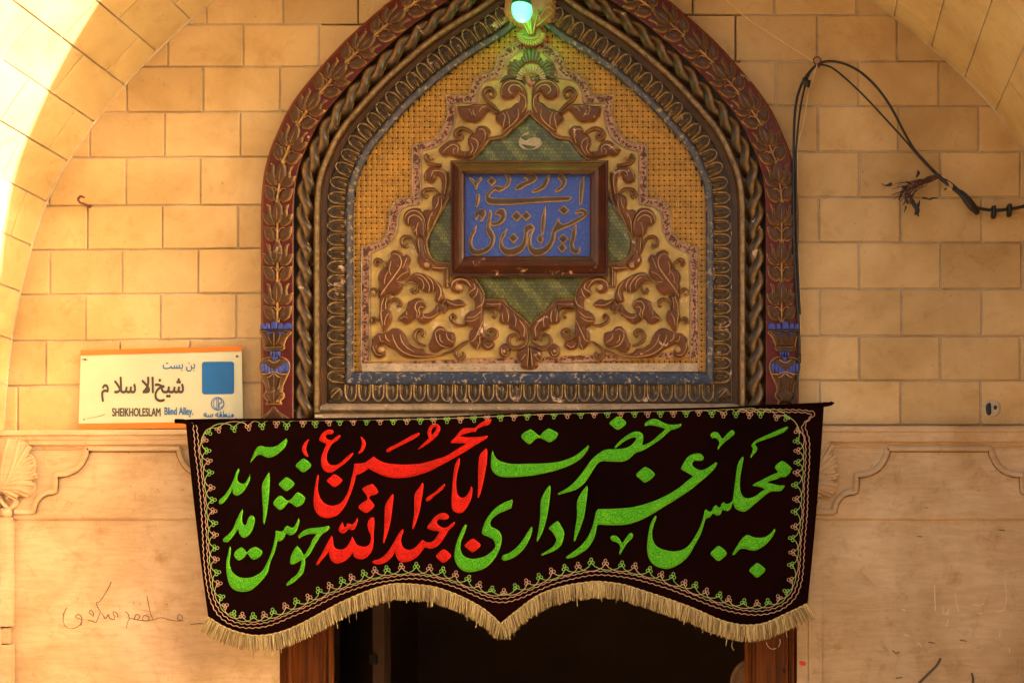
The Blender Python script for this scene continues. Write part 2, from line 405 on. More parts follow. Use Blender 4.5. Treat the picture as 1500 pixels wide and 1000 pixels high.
WOODD = plain('dark_interior_wood', (.07, .03, .012), .7)
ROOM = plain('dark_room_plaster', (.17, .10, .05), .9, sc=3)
BLACK = plain('black_rubber', (.005, .004, .0035), .5)
CORDM = plain('cream_cord', (.55, .38, .2), .6)
GOLDW = plain('thin_gold_wire', (.65, .42, .16), .45)
REDW = plain('stripped_wires', (.08, .03, .02), .5, sc=200, var=.6)
RUST = plain('rusty_iron', (.13, .022, .012), .6, var=.4)
GROOVESH = plain('groove_shade_brown', (.10, .05, .02), .9)  # dark brown that paints the shade of the moulding groove
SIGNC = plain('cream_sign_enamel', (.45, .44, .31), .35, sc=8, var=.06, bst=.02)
SIGNO = plain('orange_sign_enamel', (.50, .13, .005), .4, sc=8, var=.08, bst=.02)
SIGNB = plain('blue_sign_print', (.0, .09, .30), .4, var=.12, sc=12, bst=.0)
SIGNK = plain('dark_brown_print', (.035, .022, .016), .5, bst=0)
INK = plain('ink', (.09, .055, .03), .7)
PALEINK = plain('pale_scratch', (.58, .44, .30), .8)
PENDM = carved_mat('pendant_ochre', (0.36, 0.2448, 0.0864), (0.252, 0.1344, 0.042), (0.48, 0.336, 0.16), .72, rough=.5, dirt=(.3, .18, .06))
GLOW = plain('lit_green_bulb', (.3, .9, .6), .3, emit=(.06, .85, .42), es=.28, var=0, bst=0)
LAMPB = plain('green_lamp_base', (.003, .10, .025), .35, bst=0)
REDPAINT = plain('red_paint_spot', (.5, .01, .03), .5)
BASKETT = plain('round_tan_tray', (.22, .12, .05), .6, sc=60, var=.4)

# ================================================================= GROUND
m = MB(); m.box(-60, 60, -60, 60, -.3, 0)
tag(m.build('ground', PAVE, smooth=False), kind='structure')

opp = thing('unseen_bounce_wall', (0, -10.5, 0), 'unseen plain ochre wall added across the alley for warm bounce light', 'wall')  # out of view; added to cover low blue sky and bounce warm light
m = MB(); m.box(-24, 24, -10.9, -10.5, 0, 6.2); m.build('wall_body', FACADE, opp, smooth=False)
m = MB(); m.box(-24.1, 24.1, -10.95, -10.4, 6.2, 6.4); m.build('wall_coping', FACADE, opp, smooth=False)

# ================================================================= BACK WALL OF THE NICHE
wall = thing('niche_wall', (0, 0, 0), 'ochre stone block back wall of the arched niche with scratched plaster dado below', 'wall')
m = MB(); m.box(-2.6, P(470, 0, 0)[0], .0055, .3, P(0, 628)[2], 5.0); m.box(P(1085, 0, 0)[0], 3.4, .0055, .3, P(0, 624)[2], 5.0)
m.box(P(470, 0)[0] + .001, P(1085, 0)[0] - .001, .03, .3, P(0, 690)[2], 5.0)
m.build('mortar', MORTAR, wall, smooth=False)
rowsL = [(-100, -32, [60, 200, 247, 357, 467, 580]), (-32, 36, [80, 190, 302, 414, 524, 634]), (36, 98, [20, 134, 246, 356, 467, 578]), (98, 164, [76, 186, 297, 410, 523]),
         (164, 230, [20, 131, 241, 352, 463]), (230, 300, [72, 184, 294, 405]), (300, 364, [16, 128, 238, 349, 460]), (364, 429, [-38, 73, 179, 291, 402]),
         (429, 496, [14, 125, 235, 346, 457]), (496, 561, [-44, 67, 176, 278, 390]), (561, 628, [-90, 26, 128, 230, 340, 450])]
rowsR = [(-112, -45, [960, 1077, 1197, 1314, 1434]), (-45, 22, [900, 1014.5, 1134.5, 1255, 1372]), (22, 90, [960, 1077.5, 1197, 1314, 1430]), (90, 155, [1018, 1136.6, 1258, 1375, 1494]),
         (155, 222, [1080, 1198, 1316, 1434, 1552]), (222, 289, [1140, 1259, 1377.5, 1494.7, 1610]), (289, 355, [1080, 1199, 1319, 1438, 1556]),
         (355, 423, [1140, 1258.5, 1378, 1496.6, 1614]), (423, 492, [1080, 1200, 1320.5, 1438.5, 1557]), (492, 557, [1140, 1258.5, 1377, 1494.6, 1612]), (557, 623, [1080, 1200, 1319, 1437, 1555])]
def tiltL(x, y): return (max(0, y) / 628) * 4.5 * (380 - x) / 340 if x < 380 else 0
def stone_block(x0, x1, y0, y1, tl):
    g = 1.25; r = random.Random(int(x0 * 7 + y0 * 13))
    proud = r.uniform(-.0015, .003); xs0, xs1 = x0 + g + r.uniform(-.3, .3), x1 - g + r.uniform(-.3, .3)
    n = 5; top = []; bot = []
    for i in range(n + 1):
        x = xs0 + (xs1 - xs0) * i / n
        top.append((x, y0 + g + tl(x, y0) + r.uniform(-.35, .35))); bot.append((x, y1 - g + tl(x, y1) + r.uniform(-.35, .35)))
    out = top + bot[::-1]; N_ = len(out); c = np.mean(out, 0)
    V = []; A = []
    for ins, h in ((0, -.03), (0, proud - .003), (1.1, proud)):
        for (x, y) in out:
            dx = np.sign(c[0] - x) * ins if abs(abs(x - c[0]) - (xs1 - xs0) / 2) < 1 else 0
            dy = np.sign(c[1] - y) * ins
            V.append(P(x + dx, y + dy, 0)); V[-1] = (V[-1][0], -h, V[-1][2])
    F = []
    for k in range(2):
        for i in range(N_):
            j = (i + 1) % N_; F.append((k*N_+i, (k+1)*N_+i, (k+1)*N_+j, k*N_+j))
    m2 = 2 * N_
    for i in range(n): F.append((m2+i, m2+N_-1-i, m2+N_-2-i, m2+i+1))
    mk('stone_block', V, F, STONE, wall, smooth=False)
XR0, XL1 = 1100, 470
for rows, side in ((rowsL, 0), (rowsR, 1)):
    for y0, y1, xs in rows:
        if side == 0:
            xs = [x for x in xs if x > -150]; xs = ([xs[0] - 112] if xs[0] > 20 else []) + xs
            for a, b in zip(xs, xs[1:] + [xs[-1] + 112]):
                if a > 430 and y0 > 100: continue
                stone_block(a, b, y0, y1, tiltL)
        else:
            for a, b in zip(xs, xs[1:] + [xs[-1] + 118]): stone_block(a, b, y0, y1, lambda x, y: 0)
# dado: cornice, frieze, lower plaster
def hsweep(m, prof, xa, xb, seg=8, cap=True, tl=None):
    xs = np.linspace(xa, xb, seg + 1); K = len(prof); V = []
    for x in xs:
        for (y, h) in prof:
            V.append(P(x, y + (tl(x, y) if tl else 0), h))
    F = [(i*K+j, (i+1)*K+j, (i+1)*K+j+1, i*K+j+1) for i in range(seg) for j in range(K-1)]
    if cap: F += [tuple(range(K)), tuple(range(seg*K, seg*K+K))[::-1]]
    m.add(V, F)
cprof = [(628, -.02), (628, .036), (630, .038), (635, .038), (636, .031), (642, .030), (643, .026), (649, .024), (652, .012), (655, .010), (656, .014), (657.5, .010), (659, -.02)]
m = MB(); hsweep(m, cprof, -40, 386, tl=lambda x, y: 4 * (380 - x) / 380 * .5); m.build('cornice', PLASTER, wall, sharp=35)
cprofR = [(624, -.02), (624, .036), (626, .040), (631, .040), (633, .033), (646, .031), (648, .015), (653, .012), (655, .015), (657, .010), (659, -.02)]
m = MB(); hsweep(m, cprofR, 1162, 1640); m.build('cornice', PLASTER, wall, sharp=35)
for xa, xb in ((-40, 386), (1168, 1640)):
    m = MB(); hsweep(m, [(655, -.02), (655, .010), (757, .010), (760, .006), (760, -.02)], xa, xb); m.build('frieze', PLASTER, wall, smooth=False)
m = MB(); m.box(P(-40, 0)[0], P(396, 0)[0], 0, .3, 0, P(0, 759.8)[2]); m.build('lower_plaster', PLASTER, wall, smooth=False)
m = MB(); m.box(P(1167.5, 0)[0], P(1640, 0)[0], 0, .3, 0, P(0, 759.8)[2]); m.build('lower_plaster', PLASTER, wall, smooth=False)
# shouldered panel mouldings on the frieze
def panelpath(c, half, mirror=False):
    L_ = [(-half - 80, 750), (-half - 80, 750), (-half - 63, 721), (-half - 45, 718), (-half - 47, 694), (-half - 14, 682), (-half, 655)]
    return L_
def shoulder(m, x0, sgn, yb=751):
    """one end of the shouldered frame starting at its inner top corner x0, going outwards (sgn -1 left)"""
    pts = [(x0, 656, 1), (x0 + sgn * 3, 668, 0), (x0 + sgn * 12, 683, 0), (x0 + sgn * 27, 692, 0), (x0 + sgn * 46, 695, 1), (x0 + sgn * 47, 719, 1),
           (x0 + sgn * 62, 722, 0), (x0 + sgn * 74, 733, 0), (x0 + sgn * 80, 751, 1)]
    return [(a, b, 7.5, bool(c)) for a, b, c in pts]
def moulded(m, pts, h0=.010, hm=.012):
    C = catmull(pts, 5); XY = C[:, :2]; T = np.gradient(XY, axis=0); T /= np.hypot(*T.T)[:, None]; Nn = np.c_[-T[:, 1], T[:, 0]]
    prof = [(-5.5, 0), (-4.2, -.0035), (-3.2, hm), (1.2, hm * .9), (3.8, hm * .25), (4.6, 0)]
    V = []; K = len(prof)
    for i in range(len(XY)):
        for o, h in prof:
            q = XY[i] + Nn[i] * o; V.append(P(q[0], q[1], h0 + h + .0005))
    m.add(V, [(i*K+j, i*K+j+1, (i+1)*K+j+1, (i+1)*K+j) for i in range(len(XY)-1) for j in range(K-1)])
for (xa, xb) in ((127, 262), (1300, 1452)):
    m = MB(); L1 = shoulder(m, xa, -1); R1 = shoulder(m, xb, 1)
    pts = [q for q in L1[::-1]] + R1
    pts2 = [(a, b, w, c) for a, b, w, c in pts]
    moulded(m, pts2[::-1]);
    for e in (-1, 1):
        x0 = xa - 80 if e < 0 else xb + 80
        moulded(m, ([(x0, 749, 7, True), (x0 - 26, 749, 7, True)] if e < 0 else [(x0 + 26, 749, 7, True), (x0, 749, 7, True)]))
    o = m.build('panel_moulding', PLASTER, wall, sharp=50)
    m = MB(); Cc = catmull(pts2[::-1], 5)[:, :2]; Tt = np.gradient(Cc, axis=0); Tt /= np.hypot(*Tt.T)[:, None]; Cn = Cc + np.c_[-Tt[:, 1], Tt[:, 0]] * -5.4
    ribbon(m, [(q[0], q[1], 1.0 + .5 * random.random(), False) for q in Cn], .0004, .0102, M=2, n=1); m.build('groove_shade_line', GROOVESH, o)  # thin dark ribbon: groove shade painted along the outer edge of the moulding
# carved leaf capitals + pilasters
def capital(ox, flip, wpx):
    f = (lambda x, y: (ox + (x if not flip else -x), y))
    lobes = [(0, 640, 30), (14, 640, 30)]
    outl = [(-6, 642), (10, 639), (30, 640), (40, 646), (44, 658), (36, 662), (46, 668), (51, 680), (49, 690), (53, 700), (44, 704), (50, 712), (48, 722), (38, 728), (24, 726), (10, 722), (-2, 724), (-6, 700)]
    m = MB(); B = catmull([f(*q) + (False,) for q in outl], 6, True)
    relief(m, B, .012, dome(.020, 10), grid=2.5, skirt=.02)
    m2 = MB()
    for (a, b, c, w) in (((2, 716), (16, 690), (28, 644), 9), ((4, 712), (22, 684), (42, 652), 9), ((6, 708), (24, 686), (46, 668), 8), ((6, 706), (26, 692), (50, 680), 9), ((6, 708), (28, 700), (52, 695), 8),
                      ((4, 712), (26, 708), (50, 710), 9), ((2, 716), (22, 716), (44, 722), 8), ((0, 718), (12, 722), (26, 728), 7), ((-2, 712), (4, 670), (12, 642), 9)):
        for dx_, dy_, kk in ((0, 0, 1), (-5, -4, .7), (-4, 5, .7)):
            pts = [f(*a) + (w * .35 * kk, False), f(b[0] + dx_ * .5, b[1] + dy_ * .6) + (w * .8 * kk, False), f(c[0] + dx_, c[1] + dy_) + (w * .75 * kk, False)]
            ribbon(m2, pts, .010 * kk, .026, M=6)
    o = m.build('leaf_capital', PLASTER, wall); m2.build('leaf_rib', PLASTER, o)
    m = MB()
    q = [f(-2, 726), f(4, 738), f(14, 744), f(22, 736), f(18, 726), f(10, 730)]
    ribbon(m, [a + (6, False) for a in q], .014, .014, M=6); pxbox(m, *(f(-8, 744) if not flip else f(13, 744)), *(f(13, 756.5) if not flip else f(-8, 756.5)), .0, .026)
    m.build('capital_volute', PLASTER, wall)
capital(2, False, 50); capital(1177, False, 50)
capital(388, True, 50)
m = MB(); pxbox(m, -40, 757, 14, 917, 0, .028); pxbox(m, -40, 919, 12, 942, 0, .016); pxbox(m, -40, 944, 14, 1450, 0, .03)
m.build('pilaster', PLASTER, wall, smooth=False)
m = MB(); pxbox(m, 1168, 758, 1184, 1500, -.02, .006); pxbox(m, 1184.5, 760, 1204, 1500, -.02, .010); m.build('pilaster', PLASTER, wall, smooth=False)
# graffiti and scratches on the plaster
def scrawl(name, tile, strokes, w, mat, h=.0012):
    m = MB()
    for s in strokes:
        p = parse(s, tile)
        if len(p) == 1: x, y = p[0][:2]; p = [(x - 1, y - .3, w * 1.3, False), (x + 1, y + .3, w * .8, False)]
        else:
            n_ = len(p); p = [(q[0], q[1], w * (.75 + .5 * random.random()), False) for i, q in enumerate(p)]
        ribbon(m, p, .0003, h, M=2, n=4)
    return m.build(name, mat, wall)
scrawl('handwriting', 'G', ['672,772 650,766 655,748 668,758 660,772 620,768 590,760 560,768 540,772 522,768 528,752 545,758 540,772 505,768 492,765 500,748 512,756 500,768 474,764 462,800',
    '560,766 550,740 538,680', '474,764 468,745 456,738', '490,706', '512,710', '611,712', '432,760 428,744 414,738 420,765 402,762 396,748 386,764 376,748 368,740 352,706 366,700 395,655 408,628',
    '366,742 352,776 338,772 322,770', '338,750 326,742 332,732 342,744 340,756', '296,790 300,762 288,748 276,758 300,770 284,794 252,800 234,782 232,750 246,722', '284,692', '697,785 730,782 765,786'], .9, INK)
scrawl('pale_scratches', 'H', ['597,640 600,735', '672,670 678,705 686,738', '735,712 760,716 778,710', '855,620 860,690 850,732 818,738', '626,720 630,742 645,745 648,728', '752,742 775,745', '640,792 648,766', '838,800 836,832', '535,850 552,866', '485,820 505,828', '870,870 872,888', '478,728 492,735'], 1.05, PALEINK)
scrawl('dark_scratches', 'H', ['620,908 605,935 575,965 540,1000', '733,962 738,980 738,1000', '535,463 552,464', '833,440 855,440', '443,880 455,890 468,886', '575,850 600,853', '690,842 716,846', '455,982 480,978'], 1.4, INK)
scrawl('charcoal_streak', 'H', ['620,908 605,935 575,965 540,1000', '733,962 738,980 738,1000'], 3.4, SIGNK, .0008)
m = MB(); relief(m, catmull(parse('1171,968 1180,969 1179,974 1172,973'.replace(' ', ' ')), 3, True), .0075, dome(.001, 1), 1.5); m.build('red_paint_spot', REDPAINT, wall)

# socket hole
sk = thing('wall_socket', P(1450, 598), 'broken black wall socket in a patch of grey plaster above the right cornice', 'socket')
m = MB(); relief(m, catmull([(1441, 592, 0), (1450, 586, 0), (1462, 588, 0), (1466, 597, 0), (1462, 608, 0), (1450, 611, 0), (1442, 606, 0)], 4, True), .002, dome(.004, 5), 2); m.build('plaster_patch', MORTAR, sk)
m = MB(); relief(m, catmull([(1445, 592, 0), (1451, 590, 0), (1452, 600, 0), (1451, 607, 0), (1446, 607, 0), (1444, 600, 0)], 4, True), .006, dome(.008, 2.5), 1.2); relief(m, catmull([(1456, 594, 0), (1460, 594, 0), (1460, 599, 0), (1456, 599, 0)], 3, True), .006, dome(.002, 1.5), 1.2); m.build('socket_body', BLACK, sk)

# ================================================================= ARCH (reveal and front wall)
ARC = [(7, 650), (7, 629), (12.6, 557), (18, 496), (30.6, 427.6), (48.6, 363), (64.5, 300), (105, 231), (151.5, 163.5), (210, 97.5), (273, 37.5), (315, 0), (430, -82), (560, -142), (700, -175), (790, -181),
       (880, -175), (1020, -145), (1160, -80), (1275, 0), (1302, 23), (1387, 91), (1453, 157), (1500, 218), (1548, 330), (1575, 450), (1590, 560), (1595, 629), (1595, 650)]
AC = (790, 650)
ang = np.array([math.atan2(AC[1] - y, x - AC[0]) for x, y in ARC]); ang[0] = math.pi; ang[-1] = 0.0
rad = np.array([math.hypot(x - AC[0], y - AC[1]) for x, y in ARC])
o_ = np.argsort(ang); ang = ang[o_]; rad = rad[o_]
sm = np.interp(np.linspace(0, math.pi, 241), ang, rad); k_ = np.ones(13) / 13
sm[6:-6] = np.convolve(sm, k_, 'valid')
def arc(a, off=0):
    r = np.interp(a, np.linspace(0, math.pi, 241), sm) + off
    return AC[0] + math.cos(a) * r, AC[1] - math.sin(a) * r
def AW(a, off, h):      # world point on the reveal, straight through the thickness
    x, y = arc(a, off); p = P(x, y, 0); return (p[0], -h, p[2])
DEP = .80
arch = thing('arch_reveal', (0, 0, 0), 'deep round arch of curved ochre stones framing the niche, its left side sunlit', 'arch')
m = MB(); n = 96
A_ = np.linspace(0, math.pi, n + 1)
# body behind the stones: lining, front face out to a rectangle
X0, X1, ZT = -3.6, 4.6, 5.4
def rect_pt(a):
    c = P(*AC, 0); dx, dz = math.cos(a), math.sin(a)
    t = 1e9
    if dx > 1e-6: t = min(t, (X1 - c[0]) / dx)
    if dx < -1e-6: t = min(t, (X0 - c[0]) / dx)
    if dz > 1e-6: t = min(t, (ZT - c[2]) / dz)
    return c[0] + dx * t, c[2] + dz * t
V = []; F = []
for a in A_:
    p = AW(a, 2.4, -.25); q = AW(a, 2.4, DEP); r = rect_pt(a)
    V += [p, q, (r[0], -DEP, r[1]), (r[0], .25, r[1])]
for i in range(n):
    b = i * 4; c = b + 4
    for j in range(4): F.append((b + j, b + (j + 1) % 4, c + (j + 1) % 4, c + j))
m.add(V, F); m.build('arch_core', MORTAR, arch, smooth=False)
zj = P(*AC)[2]
m = MB(); xl = AW(math.pi, 0, 0)[0]; xr = AW(0, 0, 0)[0]
m.box(X0, xl - .003, -DEP, .25, 0, zj - .0); m.box(xr + .003, X1, -DEP, .25, 0, zj - .0); m.build('arch_jamb', PLASTER, arch, smooth=False)
m = MB(); m.box(X0, X1, -DEP - .05, .0, ZT, ZT + .25); m.build('parapet', FACADE, arch, smooth=False)
lj = [(18, 424), (38, 357), (61, 292), (93, 232), (132, 174), (177, 120), (223, 69), (274, 22)]
ja = [math.atan2(AC[1] - y, x - AC[0]) for x, y in lj]
rj = [(1376, 59), (1424, 106), (1467, 157)]
jb = [math.atan2(AC[1] - y, x - AC[0]) for x, y in rj]
da = .0865
JA = [math.pi, math.pi - .11, math.pi - .195] + ja
mid = list(np.linspace(ja[-1], jb[0], int(round((ja[-1] - jb[0]) / da)) + 1))[1:-1]
JA += mid + jb; low = list(np.linspace(jb[-1], 0, int(round(jb[-1] / da)) + 1))[1:]
JA += low
for i in range(len(JA) - 1):
    a1, a0 = JA[i] - .0017, JA[i + 1] + .0017
    sp = [0, .26, .53, DEP] if i % 2 else [0, .12, .39, .66, DEP]
    for h0, h1 in zip(sp, sp[1:]):
        h0 += .002 if h0 else -.02; h1 -= .002
        rr = random.Random(i * 31 + int(h0 * 100)); pr = rr.uniform(-.4, .5)
        V = []; F = []; ns = 4
        for k in range(ns + 1):
            a = a0 + (a1 - a0) * k / ns; e = .35 if k in (0, ns) else 0
            V += [AW(a, 8, h0), AW(a, pr + e + .9, h0), AW(a, pr + e, h0 + .003), AW(a, pr + e, h1 - .003), AW(a, pr + e + .9, h1), AW(a, 8, h1)]
        for k in range(ns):
            b = k * 6
            for j in range(5): F.append((b + j, b + 6 + j, b + 7 + j, b + j + 1))
        F += [(0, 1, 2, 3, 4, 5), tuple(ns * 6 + q for q in (5, 4, 3, 2, 1, 0))]
        mk('arch_stone', V, F, STONE_ARCH, arch, smooth=False)
# plaster bead where reveal meets wall
m = MB()
tube(m, [AW(a, 1.5, .002) for a in np.linspace(.02, math.pi - .02, 90)], .006, 6, 1); m.build('plaster_bead', MORTAR, arch)

# ================================================================= CARVED PORTAL FRAME
frame = thing('carved_frame', P(776, 640, 0), 'pointed arch surround of carved maroon leaf band, twisted rope and egg mouldings over the doorway', 'carved frame')
BL = [(507, 640), (507, 560), (507, 480), (507, 400), (507, 340), (507.5, 300), (511, 270), (520, 246), (535, 216), (562, 183), (592, 150), (625, 120), (655, 95), (694, 68), (724, 50), (745, 34.5), (776, 10)]
BC = catmull([q + (i == 0 or i == len(BL) - 1,) for i, q in enumerate(BL)], 8)
# resample evenly
def resample(C, step):
    L_ = np.r_[0, np.cumsum(np.hypot(*np.diff(C, axis=0).T))]; n_ = max(2, int(L_[-1] / step)); s_ = np.linspace(0, L_[-1], n_ + 1)
    return np.c_[np.interp(s_, L_, C[:, 0]), np.interp(s_, L_, C[:, 1])], s_
BC, BS = resample(BC, 4)
def smooth1(a, k=5):
    b = a.copy(); w = np.ones(k) / k
    b[k//2:-(k//2)] = np.convolve(a, w, 'valid'); return b
BT = np.gradient(BC, axis=0); BT = np.c_[smooth1(BT[:, 0], 7), smooth1(BT[:, 1], 7)]; BT /= np.hypot(*BT.T)[:, None]
BN = np.c_[BT[:, 1], -BT[:, 0]]         # outward (left side): towards -x
def offc(off, i0=0):
    """left-half curve displaced outward by off px, ending on the centre line"""
    C = BC[i0:] + BN[i0:] * off
    k = np.where(C[:, 0] >= 776)[0]
    C = C.copy()
    if len(k):
        j = k[0]; t = (776 - C[j-1, 0]) / (C[j, 0] - C[j-1, 0]); e = C[j-1] + (C[j] - C[j-1]) * t; C[j:] = e
    else:
        t = BT[-1]; e = C[-1] + t * (776 - C[-1, 0]) / t[0]; C = np.r_[C, [e]]; return C
    return np.r_[C, C[-1:]]
def asweep(m, prof, i0=0, side=0, paintf=None):
    cs = [offc(o, i0) for o, h in prof]; K = len(prof); n_ = len(cs[0]); V = []; A = []
    for i in range(n_):
        for j, (o, h) in enumerate(prof):
            x, y = cs[j][i]; x = x if side == 0 else MIR - x
            V.append(P(x, y, h)); A.append(paintf(j) if paintf else 0)
    F = [((i*K+j, i*K+j+1, (i+1)*K+j+1, (i+1)*K+j)) for i in range(n_-1) for j in range(K-1)]
    if side: F = [f[::-1] for f in F]
    F.append(tuple(range(K)) if side == 0 else tuple(range(K))[::-1])
    m.add(V, F, A)
def idx_at_y(y): return int(np.argmin(np.abs(BC[:20*4, 1] - y)))
i600 = idx_at_y(602); i590 = idx_at_y(588); i562 = idx_at_y(560)
pb = [(125, -.01), (125, .060), (123, .066), (121, .068), (100, .070), (79, .068), (77, .064), (76, .02)]
pr_ = [(48, .02), (48, .058), (47, .066), (44, .072), (41, .072), (40, .066), (38.5, .066), (37, .06), (35, .05), (30, .046), (27.5, .046), (27, .03)]
pg = [(27, .03), (27, .048), (25.5, .050), (24, .045), (14, .040), (3, .034), (1.5, .038), (0, .038), (0, .02)]
pf = [(0, .02), (0, .041), (-2, .045), (-8, .043), (-10, .036), (-11, .030), (-11, .015)]
pgap = [(77, .03), (74, .028), (61, .026), (50, .028), (47, .03)]
for side in (0, 1):
    m = MB(); asweep(m, pb, 0, side, lambda j: 1.0 if j in (2, 6) else 0); m.build('leaf_band', RED, frame, sharp=40)
    m = MB(); asweep(m, pgap, 0, side); m.build('rope_channel', ROPE, frame)
    m = MB(); asweep(m, pr_, i600, side, lambda j: .9 if j in (3, 4, 5) else 0); m.build('roll_moulding', ROLL, frame, sharp=40)
    m = MB(); asweep(m, pg, i590, side); m.build('egg_band', EGG, frame, sharp=40)
    m = MB(); asweep(m, pf, i562, side, lambda j: .6 if j in (2, 3) else 0); m.build('blue_fillet', BLUEF, frame, sharp=40)
# horizontal mouldings along the foot of the tympanum
m = MB(); hsweep(m, [(545, .015), (545, .03), (548, .043), (559, .045), (562, .041), (562, .02)], 507, 1045); m.build('blue_fillet', BLUEF, frame, sharp=40)
m = MB(); hsweep(m, [(562, .02), (562, .038), (565, .036), (580, .041), (588, .046), (589.5, .050), (590, .048), (590, .03)], 480, 1072); m.build('egg_band', EGG, frame, sharp=40)
m = MB(); hsweep(m, [(590, .03), (590.5, .046), (592, .047), (593, .058), (596, .066), (600, .066), (603, .058), (604, .050), (606, .050), (607, .066), (613, .074), (622, .076), (626, .07), (626, .01)], 461, 1092); m.build('foot_moulding', PALEROLL, frame, sharp=45)
# lintel slab behind the banner
m = MB(); pxbox(m, 386, 626, 1166, 720, -.1, .045); m.build('lintel', PLASTER, frame, smooth=False)
# rope: twisted strands
def rope(side):
    C = offc(62)[:-1]
    C, s_ = resample(C, 2.2)
    T = np.gradient(C, axis=0); T /= np.hypot(*T.T)[:, None] + 1e-9
    pitch = 66.0; hand = 1 if side == 0 else 1
    for st in range(2):
        m = MB(); V = []; A = []; K = 10
        for i in range(len(C)):
            ph = 2 * math.pi * s_[i] / pitch * hand + st * math.pi
            nx, ny = -T[i, 1], T[i, 0]
            co_, ch = math.cos(ph) * 5.6, math.sin(ph) * .014
            for k in range(K):
                g = 2 * math.pi * k / K
                rr = 1 + .13 * math.cos(3 * g * 1)
                u = math.cos(g) * 8.1 * rr; w_ = math.sin(g) * .0175 * rr
                off = co_ + u
                x = C[i, 0] + nx * off; y = C[i, 1] + ny * off
                if side: x = MIR - x
                V.append(P(x, y, .044 + ch + w_)); A.append(max(0, math.cos(3 * g)) ** 3)
        F = [(i*K+k, i*K+(k+1) % K, (i+1)*K+(k+1) % K, (i+1)*K+k) for i in range(len(C)-1) for k in range(K)]
        if side == 0: F = [f[::-1] for f in F]
        m.add(V, F, A); m.build('rope_strand', ROPE, frame)
rope(0); rope(1)
# --- repeated pieces, meshes in local px units (u right, v up), shared
def local_mesh(name, mat, shapes, ribs=(), ribw=1.3, h0=.0, hmx=.010, grid=1.7, f=1.0):
    V = []; F = []; A = []
    for sp in shapes:
        B = catmull(sp, 5, True)
        v, H, fc, d = relief_data(B, grid, dome(hmx, 4.0), .004)
        v = np.array(v); n_ = len(V)
        dd = np.zeros(len(v)); dd[:len(d)] = np.clip(1 - d / 1.3, 0, 1); dd[len(d):] = 1
        for (x, y), h in zip(v, H): V.append((x * S * f, -(h0 + h), -y * S * f))
        F += [tuple(i + n_ for i in q) for q in fc]; A += dd.tolist()
    for rb in ribs:
        n_ = len(V); C = catmull([q + (False,) for q in rb], 4)
        T = np.gradient(C[:, :2], axis=0); T /= np.hypot(*T.T)[:, None]; Nn = np.c_[-T[:, 1], T[:, 0]]
        hr = [0, .7, 1, .7, 0]; hk = C[:, 2]
        for i in range(len(C)):
            for j, o in enumerate((-1, -.6, 0, .6, 1)):
                q = C[i, :2] + Nn[i] * o * hk[i] / 2; V.append((q[0] * S * f, -(h0 + hr[j] * hmx * min(1.2, hk[i] / 2.5) + (C[i, 3] if C.shape[1] > 3 else 0)), -q[1] * S * f)); A.append(.9)
        for i in range(len(C) - 1):
            for j in range(4): F.append((n_+i*5+j, n_+i*5+j+1, n_+(i+1)*5+j+1, n_+(i+1)*5+j))
    me = bpy.data.meshes.new(name); me.from_pydata(V, [], F); a = me.attributes.new('paint', 'FLOAT', 'POINT'); a.data.foreach_set('value', np.array(A, dtype=np.float32))
    me.materials.append(mat); me.polygons.foreach_set('use_smooth', [True] * len(me.polygons)); me.update(); return me
def pl(s, mx=1): 
    out = []
    for t in s.split():
        c = t.endswith('*'); a = t.rstrip('*').split(','); out.append((float(a[0]) * mx, -float(a[1]), c))
    return out
fb = (D - .07) / D
cp = '0,-1 5,5 8,14 6,25 0,36* -6,25 -8,14 -5,5'
p1 = '3,0 10,2 15,10 14,19 17,29* 11,26 9,17 6,7'
p2 = '3,-2 12,-3 19,3 22,15* 16,13 11,7 6,3'
lotus = local_mesh('lotus', LEAFC, [pl(p2), pl(p2, -1), pl(p1), pl(p1, -1), pl(cp)],
    ribs=[[(0, -4, 1.4, .005), (0, -18, 1.4, .006), (0, -30, .8, .004)], [(3, -2, 1, .004), (11, -8, 1, .005), (13, -18, .8, .004)], [(-3, -2, 1, .004), (-11, -8, 1, .005), (-13, -18, .8, .004)]], f=fb)
lf = '4,-24 9,-26 17,-21 20,-13 21,-4* 13,-5 6,-10 3,-17'
lfm = [local_mesh('leaf', LEAFC, [pl(lf, s)], ribs=[[(4 * s, 24, 1, .004), (11 * s, 16, 1.2, .006), (20 * s, 6, .7, .003)]], f=fb) for s in (1, -1)]
stem = local_mesh('stem', LEAFC, [], ribs=[[(0, 0, 3, 0), (0, 12, 3, 0), (0, 28, 3, 0)], [(1, 30, 1.8, 0), (3, 24, 1.8, 0), (6, 18, 1.6, 0)], [(-1, 30, 1.8, 0), (-3, 24, 1.8, 0), (-6, 18, 1.6, 0)],
                                             [(1, 12, 1.8, 0), (6, 6, 1.8, 0), (12, 8, 1.6, 0), (11, 12, 1.4, 0)], [(-1, 12, 1.8, 0), (-6, 6, 1.8, 0), (-12, 8, 1.6, 0), (-11, 12, 1.4, 0)]], f=fb)
C100 = offc(100)[:-1]; C100, s100 = resample(C100, 1.0)
T100 = np.gradient(C100, axis=0); T100 = np.c_[smooth1(T100[:, 0], 31), smooth1(T100[:, 1], 31)]; T100 /= np.hypot(*T100.T)[:, None]
y0i = int(np.argmin(np.abs(C100[:250, 1] - 444)))
pos = np.arange(y0i, len(C100) - 12, 58)
